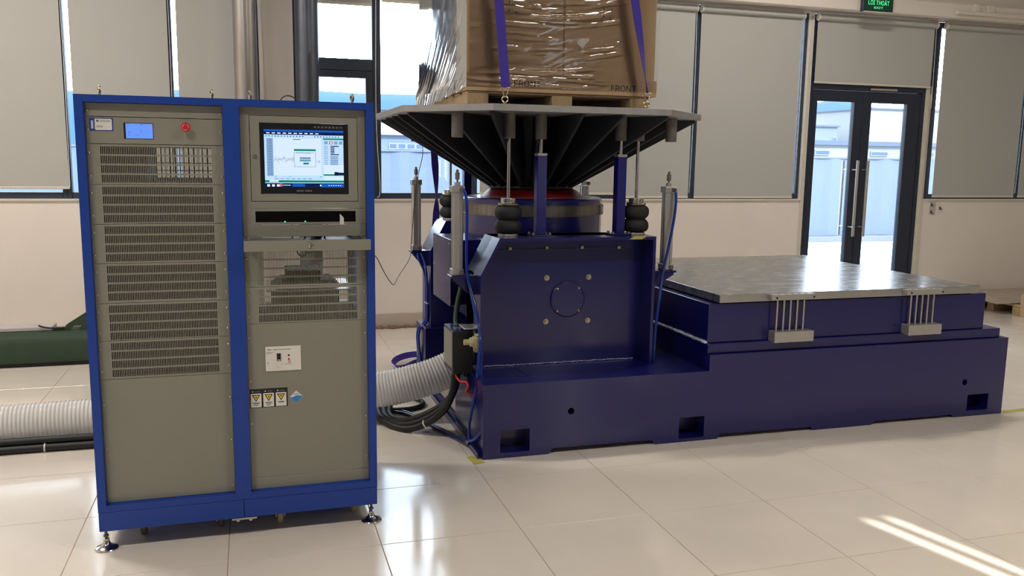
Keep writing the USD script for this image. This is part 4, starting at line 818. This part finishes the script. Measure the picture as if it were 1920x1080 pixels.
for x0, x1, l, ix in ((X0, 1.6345, 'left tall brown carton in stretch film, with four handling symbols', 1.309), (1.6375, X1, 'right tall brown carton in stretch film, with four handling symbols', 1.846)):
    c = thing('carton', l, 'cardboard box', ((x0+x1)/2, 5.09, 1.937), 'tall cartons on the tray')
    part(c, 'box', bx(x0, x1, Y0, Y1, 1.938, 3.02, .006), 'carton')
    g = []
    for k, (dx, dz) in enumerate(((0, .042), (.038, .042), (0, 0), (.038, 0))): g += icon(ix+dx, 2.329+dz, k)
    part(c, 'symbols', [ex_xz(p_, Y0+.0002, Y0-.0006) for p_ in g], 'ink_light', 'printed handling symbols', smooth=False)
    part(c, 'top_flap_tape', bx((x0+x1)/2-.03, (x0+x1)/2+.03, Y0+.01, Y1-.01, 3.0195, 3.0205), 'tape_yellow')
# stretch film round the cartons: a front sheet and a sagging left sheet
def sheet(P, nu, nv):
    idx = np.arange(nu*nv).reshape(nu, nv); q = np.stack([idx[:-1, :-1], idx[1:, :-1], idx[1:, 1:], idx[:-1, 1:]], -1).reshape(-1, 4)
    return trimesh.Trimesh(P.reshape(-1, 3), np.vstack([q[:, [0, 1, 2]], q[:, [0, 2, 3]]]), process=False)
fm = thing('stretch_film', 'clear wrinkled stretch film wound round the cartons and sagging on the left side', 'plastic film', (1.6, 5.0, 1.88))
nu, nv = 150, 560; U, Vv = np.meshgrid(np.linspace(0, 1, nu), np.linspace(0, 1, nv), indexing='ij')
x = X0-.012+U*(X1-X0+.024); z = 1.955+Vv*1.06
wr = meshkit.fbm(np.stack([x*3.2+z*.8, z*14-x*4*(U-.3), x*0], -1), 3, 5)
y = Y0-.0165-.003*np.abs(wr-.5)*2
for k in range(96):       # single taut creases, gathered in the middle and along the tray
    xc, zc, ln, sl = (nrng.uniform(1.3, 1.95), nrng.uniform(2.06, 2.95), nrng.uniform(.02, .17), 0) if k < 62 else (nrng.uniform(1.15, 1.8), nrng.uniform(1.965, 2.05), nrng.uniform(.03, .2), 0)
    sl = (xc-1.45)*.38*(1 if k < 62 else .1)+nrng.normal(0, .03); amp = nrng.uniform(.0013, .0023)
    d_ = z-(zc+(x-xc)*sl); y -= amp*np.exp(-(d_/.0075)**2)*np.exp(-((x-xc)/ln)**4)
part(fm, 'front_sheet', sheet(np.stack([x, y, z], -1), nu, nv), 'film_front', smooth=True)
nu, nv = 200, 200; U, Vv = np.meshgrid(np.linspace(0, 1, nu), np.linspace(0, 1, nv), indexing='ij')
yb = Y0-.016+U*(Y1-Y0+.03); z0 = 1.948-.075*U**.8+.004*np.sin(U*40); zz = z0+Vv**1.15*(3.0-z0)
f1 = meshkit.fbm(np.stack([yb*1.7+zz*1.2, zz*2.6-yb*1.6, yb*0], -1), 3, 9); f2 = meshkit.noise(np.stack([yb*6+zz*9, zz*2-yb*1.5, yb*0+2], -1), 3); f3 = meshkit.noise(np.stack([yb*1.2, zz*34-yb*7*(1-U), yb*0+5], -1), 6)
edge = np.clip(U*7, 0, 1); low = np.exp(-np.clip(zz-1.97, 0, 9)/.07)
xo = X0-.012-edge*(.012+.003*np.abs(f1-.5)*2)-.0014*np.abs(f2-.5)*2*np.exp(-U/.3)*np.clip(U*12, 0, 1)-(.018*np.abs(f3-.5)*2+.016*U)*low*edge
part(fm, 'side_sheet', sheet(np.stack([xo, yb, zz], -1), nu, nv), 'film_side', smooth=True)

# lifting slings from the plate's ring bolts up to a spreader bar
def sling(xb, xt, label, twist):
    t = thing('lifting_sling', label, 'strap', (xb, 4.40, 1.862))
    z = np.linspace(1.945, 3.9, 60); s_ = (z-1.945)/(3.9-1.945); P = np.stack([xb+(xt-xb)*s_, 4.385+.0*s_, z], 1)
    a = np.radians(twist(s_)); part(t, 'webbing', ribbon(P, np.stack([np.cos(a), np.sin(a), 0*a], 1)*.0245, .0035), 'strap', smooth=False)
    part(t, 'ring_bolt', [ringbolt((xb, 4.395, 1.885), .0155, .0045, (.25, 1, 0)), cyl((xb, 4.395, 1.858), (xb, 4.395, 1.870), .009, 12)], 'zinc')
    part(t, 'shackle', [tube([(xb-.024, 4.387, 1.948), (xb-.010, 4.392, 1.918), (xb-.004, 4.395, 1.899), (xb+.006, 4.397, 1.897)], .0032, 8), tube([(xb+.024, 4.387, 1.945), (xb+.013, 4.391, 1.920), (xb+.006, 4.395, 1.9)], .0032, 8), cyl((xb-.025, 4.387, 1.947), (xb+.025, 4.387, 1.945), .0035, 8)], 'zinc')
sling(1.283, 1.10, 'purple lifting sling at the left front of the wrapped cartons', lambda s_: 4+0*s_)
sling(2.093, 1.72, 'purple lifting sling at the right front, twisted edge-on near its shackle', lambda s_: np.clip(74-s_*330, 5, 74))
sp = thing('spreader_bar', 'grey steel spreader bar with hook high above the cartons', 'lifting beam', (1.41, 4.385, 3.9))
part(sp, 'bar', bx(.95, 1.87, 4.35, 4.42, 3.9, 3.98, .006), 'frame_dark'); part(sp, 'hook', tube([(1.41, 4.385, 3.98), (1.45, 4.385, 4.03), (1.41, 4.385, 4.10), (1.38, 4.385, 4.05)], .014, 10), 'steel'); part(sp, 'chain', cyl((1.41, 4.385, 4.09), (1.41, 4.385, ZC), .012, 10), 'steel')
# sling hanging down behind the cone, and a loose one on the floor
z = np.linspace(1.82, 1.02, 50); a = np.radians(np.interp(z, [1.02, 1.18, 1.30, 1.53, 1.82], [5, 12, 68, 8, 30])); P = np.stack([1.277+.012*np.sin((z-1.02)*6), 6.16+0*z, z], 1)
single('hanging_sling', ribbon(P, np.stack([np.cos(a), np.sin(a), 0*a], 1)*.026, .003), 'strap', 'dark purple sling hanging twisted below the plate in front of the window', 'strap', smooth=False)
q = spline([(1.60, 6.42, .028), (1.38, 6.56, .034), (1.17, 6.60, .034), (1.05, 6.50, .03), (1.0, 6.36, .024), (1.03, 6.26, .024), (1.09, 6.30, .03), (1.16, 6.38, .03), (1.30, 6.40, .028), (1.5, 6.33, .028)], .02)
lean = np.interp(np.linspace(0, 1, len(q)), [0, .35, .5, .65, 1], [.1, .2, .75, .9, .3]); T_ = np.gradient(q, axis=0); T_ /= np.linalg.norm(T_, axis=1)[:, None]; sd = np.cross(T_, [0, 0, 1.0])
Wd = (np.outer(np.cos(lean), [0, 0, 1.0])+sd*np.sin(lean)[:, None])*.024
single('loose_sling', ribbon(q, Wd, .003), 'strap', 'purple lifting sling lying looped on the floor behind the hose', 'strap', smooth=False)

# ================================================================== HOSES AND CABLES
path = spline([(1.412, 5.0, .425), (1.22, 5.0, .345), (1.04, 5.0, .27), (.86, 5.02, .22), (.66, 5.05, .19), (.36, 5.1, .20), (.05, 5.12, .185), (-.4, 5.11, .122), (-.7, 5.11, .114), (-1.2, 5.09, .114), (-2.0, 5.05, .114), (-3.1, 5.0, .114)], .0028)
s_ = np.r_[0, np.cumsum(np.linalg.norm(np.diff(path, axis=0), axis=1))]; ph = (s_/.0205) % 1
hs_ = thing('suction_hose', 'wide ribbed white plastic suction hose running from the machine behind the cabinets', 'hose', (0, 5.1, 0))
rib_r = .1045+.0055*np.clip(np.cos((ph-.5)*2*np.pi)*.5+.5, 0, 1)**.5
part(hs_, 'hose_wall', tube(path, rib_r, 40, smooth=False, cap=False), 'hose_pvc', smooth=True)
part(S, 'hose_outlet', tube([(1.45, 5.0, .437), (1.405, 5.0, .423)], .102, 36, smooth=False), 'navy')
def cable(name, label, pts, r, m, group=None, ties=()):
    t = thing(name, label, 'cable' if 'cable' in name or 'wire' in name else 'hose', pts[0], group); Q = spline(pts, .03)
    part(t, 'sheath', tube(Q, r, 12, smooth=False), m, smooth=True)
    for f_ in ties:
        i = int(f_*(len(Q)-1)); d_ = Q[i+1]-Q[i]; d_ /= np.linalg.norm(d_); part(t, 'cable_tie', cyl(Q[i]-d_*.004, Q[i]+d_*.004, r+.0035, 14), 'bracket_white')
    return t
for k, (o, l) in enumerate(((0, 'thick black power cable sweeping along the floor, outermost of the three'), (.042, 'thick black power cable sweeping along the floor, middle of the three'), (.084, 'thick black power cable sweeping along the floor, innermost of the three'))):
    cable('power_cable', l, [(1.062+.018*k, 4.57+.04*k, .39), (1.052+.016*k, 4.575+.04*k, .29), (1.015+.015*k, 4.62+.04*k, .17+.01*k), (.93, 4.69+o*.9, .075+.012*k), (.83+.2*o, 4.765+o, .023+.012*k), (.745+.45*o, 4.87+o, .022), (.70+.8*o, 5.05+o*.5, .03), (.705+1.0*o, 5.22, .045), (.62+.6*o, 5.40+o*.5, .03), (.40, 5.44+o, .022), (.18, 5.20+o, .022), (-.02, 5.0+o, .022), (-.4, 4.925+o*.6, .022+(.03 if k == 1 else 0)), (-.8, 4.92+o*.5, .022+(.036 if k == 1 else 0)), (-1.3, 4.925+o*.5, .022+(.036 if k == 1 else 0)), (-2.2, 4.89+o*.5, .022+(.036 if k == 1 else 0)), (-3.1, 4.86+o*.7, .022)], .0205, 'cable_black', None, (.135, .75) if k == 0 else ())
cable('floor_cable', 'black cable looping on the floor behind the thick power cables', [(.40, 5.62, .016), (.66, 5.52, .016), (.86, 5.50, .016), (.98, 5.42, .016), (1.02, 5.30, .016), (.96, 5.20, .016), (.82, 5.18, .016), (.62, 5.24, .016), (.42, 5.3, .016)], .0155, 'cable_black')
for k, l in enumerate(('dark blue air hose running over the floor to the corner of the base, nearer one', 'dark blue air hose running over the floor to the corner of the base, farther one')):
    cable('air_hose', l, [(.42, 5.42+.05*k, .011), (.66, 5.26+.05*k, .011), (.84, 5.14+.05*k, .011), (.93, 4.98+.05*k, .011), (.985, 4.80+.05*k, .011), (1.04, 4.64+.05*k, .011), (1.085, 4.50+.035*k, .013), (1.10, 4.40+.03*k, .03)], .0105, 'tube_navy')
cable('air_hose', 'bright blue air hose dropping from the front left cylinder to the floor', [(1.102, 4.562, 1.411), (1.118, 4.556, 1.36), (1.122, 4.556, 1.2), (1.122, 4.55, .98), (1.135, 4.53, .88), (1.156, 4.47, .76), (1.164, 4.445, .68), (1.160, 4.39, .60), (1.150, 4.39, .50), (1.140, 4.385, .36), (1.112, 4.38, .22), (1.098, 4.385, .12), (1.104, 4.37, .05)], .0085, 'tube_blue')
cable('air_hose', 'bright blue air hose hanging in a loop at the left front corner of the base', [(1.125, 4.57, .955), (1.135, 4.54, .90), (1.152, 4.49, .76), (1.166, 4.45, .67), (1.170, 4.42, .56), (1.168, 4.40, .42), (1.160, 4.33, .26), (1.150, 4.27, .16), (1.120, 4.29, .10), (1.104, 4.36, .06), (1.10, 4.42, .03)], .0085, 'tube_blue')
for k, l in enumerate(('bright blue air hose clipped down the rear pedestal, left one', 'bright blue air hose clipped down the rear pedestal, right one')):
    cable('air_hose', l, [(1.10+.02*k, 5.90, .92), (1.112+.03*k, 5.87, .86), (1.150, 5.90-.06*k, .78), (1.164, 5.93-.05*k, .66), (1.166, 5.93-.05*k, .52), (1.160, 5.96-.05*k, .42), (1.118, 5.96-.05*k, .38), (1.118, 5.97-.05*k, .2), (1.118, 5.98-.05*k, .03)], .0085, 'tube_blue', None, (.45,))
cable('air_hose', 'blue air hose curving down past the front right cylinder', [(2.378, 4.562, 1.411), (2.380, 4.552, 1.36), (2.372, 4.55, 1.25), (2.350, 4.548, 1.12), (2.322, 4.54, 1.0), (2.295, 4.525, .90), (2.262, 4.48, .78), (2.240, 4.47, .62), (2.232, 4.465, .45), (2.24, 4.5, .41)], .008, 'tube_blue')
cable('signal_wire', 'red wire looping out below the black terminal box', [(1.055, 4.53, .40), (1.058, 4.50, .375), (1.075, 4.47, .362), (1.108, 4.44, .362), (1.092, 4.43, .325), (1.098, 4.42, .305), (1.135, 4.41, .295), (1.165, 4.40, .27), (1.168, 4.39, .235)], .0062, 'wire_red')
cable('signal_wire', 'thin grey wire sagging between the right cabinet and the rear left cylinder', [(.47, 4.34, 1.16), (.58, 4.7, 1.06), (.69, 5.0, .998), (.735, 5.05, .915), (.80, 5.12, .82), (.83, 5.2, .818), (.93, 5.5, .862), (1.02, 5.75, .91), (1.052, 5.89, .97), (1.068, 5.91, 1.12), (1.09, 5.91, 1.36), (1.118, 5.92, 1.50), (1.14, 5.95, 1.56), (1.15, 5.95, 1.68)], .0024, 'wire_gray')

# ================================================================== ODD THINGS ROUND THE HALL
g = thing('green_housing', 'long dark green housing with sloping raised end, lying left of the cabinets', 'machine housing', (-2.2, 7.1, 0))
pr_ = [(6.99, .03), (6.975, .06), (6.975, .17), (6.995, .215), (7.04, .245), (7.10, .252), (7.24, .252), (7.24, .03)]
part(g, 'body', ex_yz(pr_, -3.6, -.75), 'green_cloth'); part(g, 'grey_ledge', bx(-3.6, -1.47, 7.10, 7.26, .252, .282, .004), 'gray_strip')
pt = Polygon([(-1.47, .24), (-1.465, .262), (-1.44, .268), (-1.385, .268), (-1.375, .29), (-1.355, .305), (-1.22, .392), (-.75, .68), (-.75, .24)]).difference(Polygon([(-1.352, .248), (-1.29, .248), (-1.268, .282), (-1.322, .282)])).difference(Polygon([(-1.20, .248), (-1.14, .248), (-1.12, .282), (-1.17, .282)]))
part(g, 'raised_end', ex_xz(pt, 7.11, 7.09), 'green_cloth', smooth=False)
part(g, 'edge_strap', tube([(-1.56, 7.085, .296), (-1.52, 7.085, .280), (-1.46, 7.085, .271), (-1.385, 7.085, .272)], .006, 8), 'cable_black')
part(g, 'skid', [bx(-3.5, -.8, 7.0, 7.05, 0, .03), bx(-3.5, -.8, 7.18, 7.23, 0, .03)], 'interior_dark')
wp = thing('timber_pallet', 'rough timber pallet with a sheet on it against the wall at the right edge', 'pallet', (8.4, 7.4, 0))
for k in range(3): part(wp, 'bearer', bx(7.80, 9.2, 7.06+.33*k, 7.15+.33*k, 0, .09, .004), 'wood')
for k in range(6): part(wp, 'deck_board', bx(7.82+.24*k, 8.0+.24*k, 7.05, 7.84, .09, .112, .003), 'wood_light')
part(wp, 'sheet', hull([(7.60, 7.16, .118), (9.2, 7.06, .140), (7.62, 7.86, .150), (9.2, 7.86, .150), (7.60, 7.16, .128), (9.2, 7.06, .152), (7.62, 7.86, .160), (9.2, 7.86, .160)]), 'plywood', smooth=False)
part(wp, 'corner_post', bx(7.805, 7.90, 6.98, 7.06, 0, .235, .005), 'wood_light'); part(wp, 'corner_post', bx(9.1, 9.2, 6.98, 7.06, 0, .235, .005), 'wood_light')
part(wp, 'side_board', bx(7.90, 9.1, 6.985, 7.005, .10, .15, .003), 'wood_light')
single('scrap_block', hull([(7.93, 7.80, .160), (8.03, 7.80, .160), (7.93, 7.88, .160), (8.03, 7.88, .160), (7.98, 7.82, .215), (8.03, 7.82, .225), (7.98, 7.87, .215), (8.03, 7.87, .225)]), 'plywood', 'small brown offcut lying on the sheet of the timber pallet', 'offcut', smooth=False)
single('floor_tape', ex_xy([(1.075, 4.15), (1.13, 4.165), (1.13, 4.205), (1.085, 4.29), (1.055, 4.27)], .0004, .0012), 'tape_yellow', 'yellow floor tape at the left front corner of the machine base', 'tape')
single('floor_tape', ex_xy([(4.60, 4.20), (4.95, 4.23), (4.95, 4.27), (4.60, 4.25)], .0004, .0012), 'tape_yellow', 'yellow floor tape at the right front corner of the machine base', 'tape')
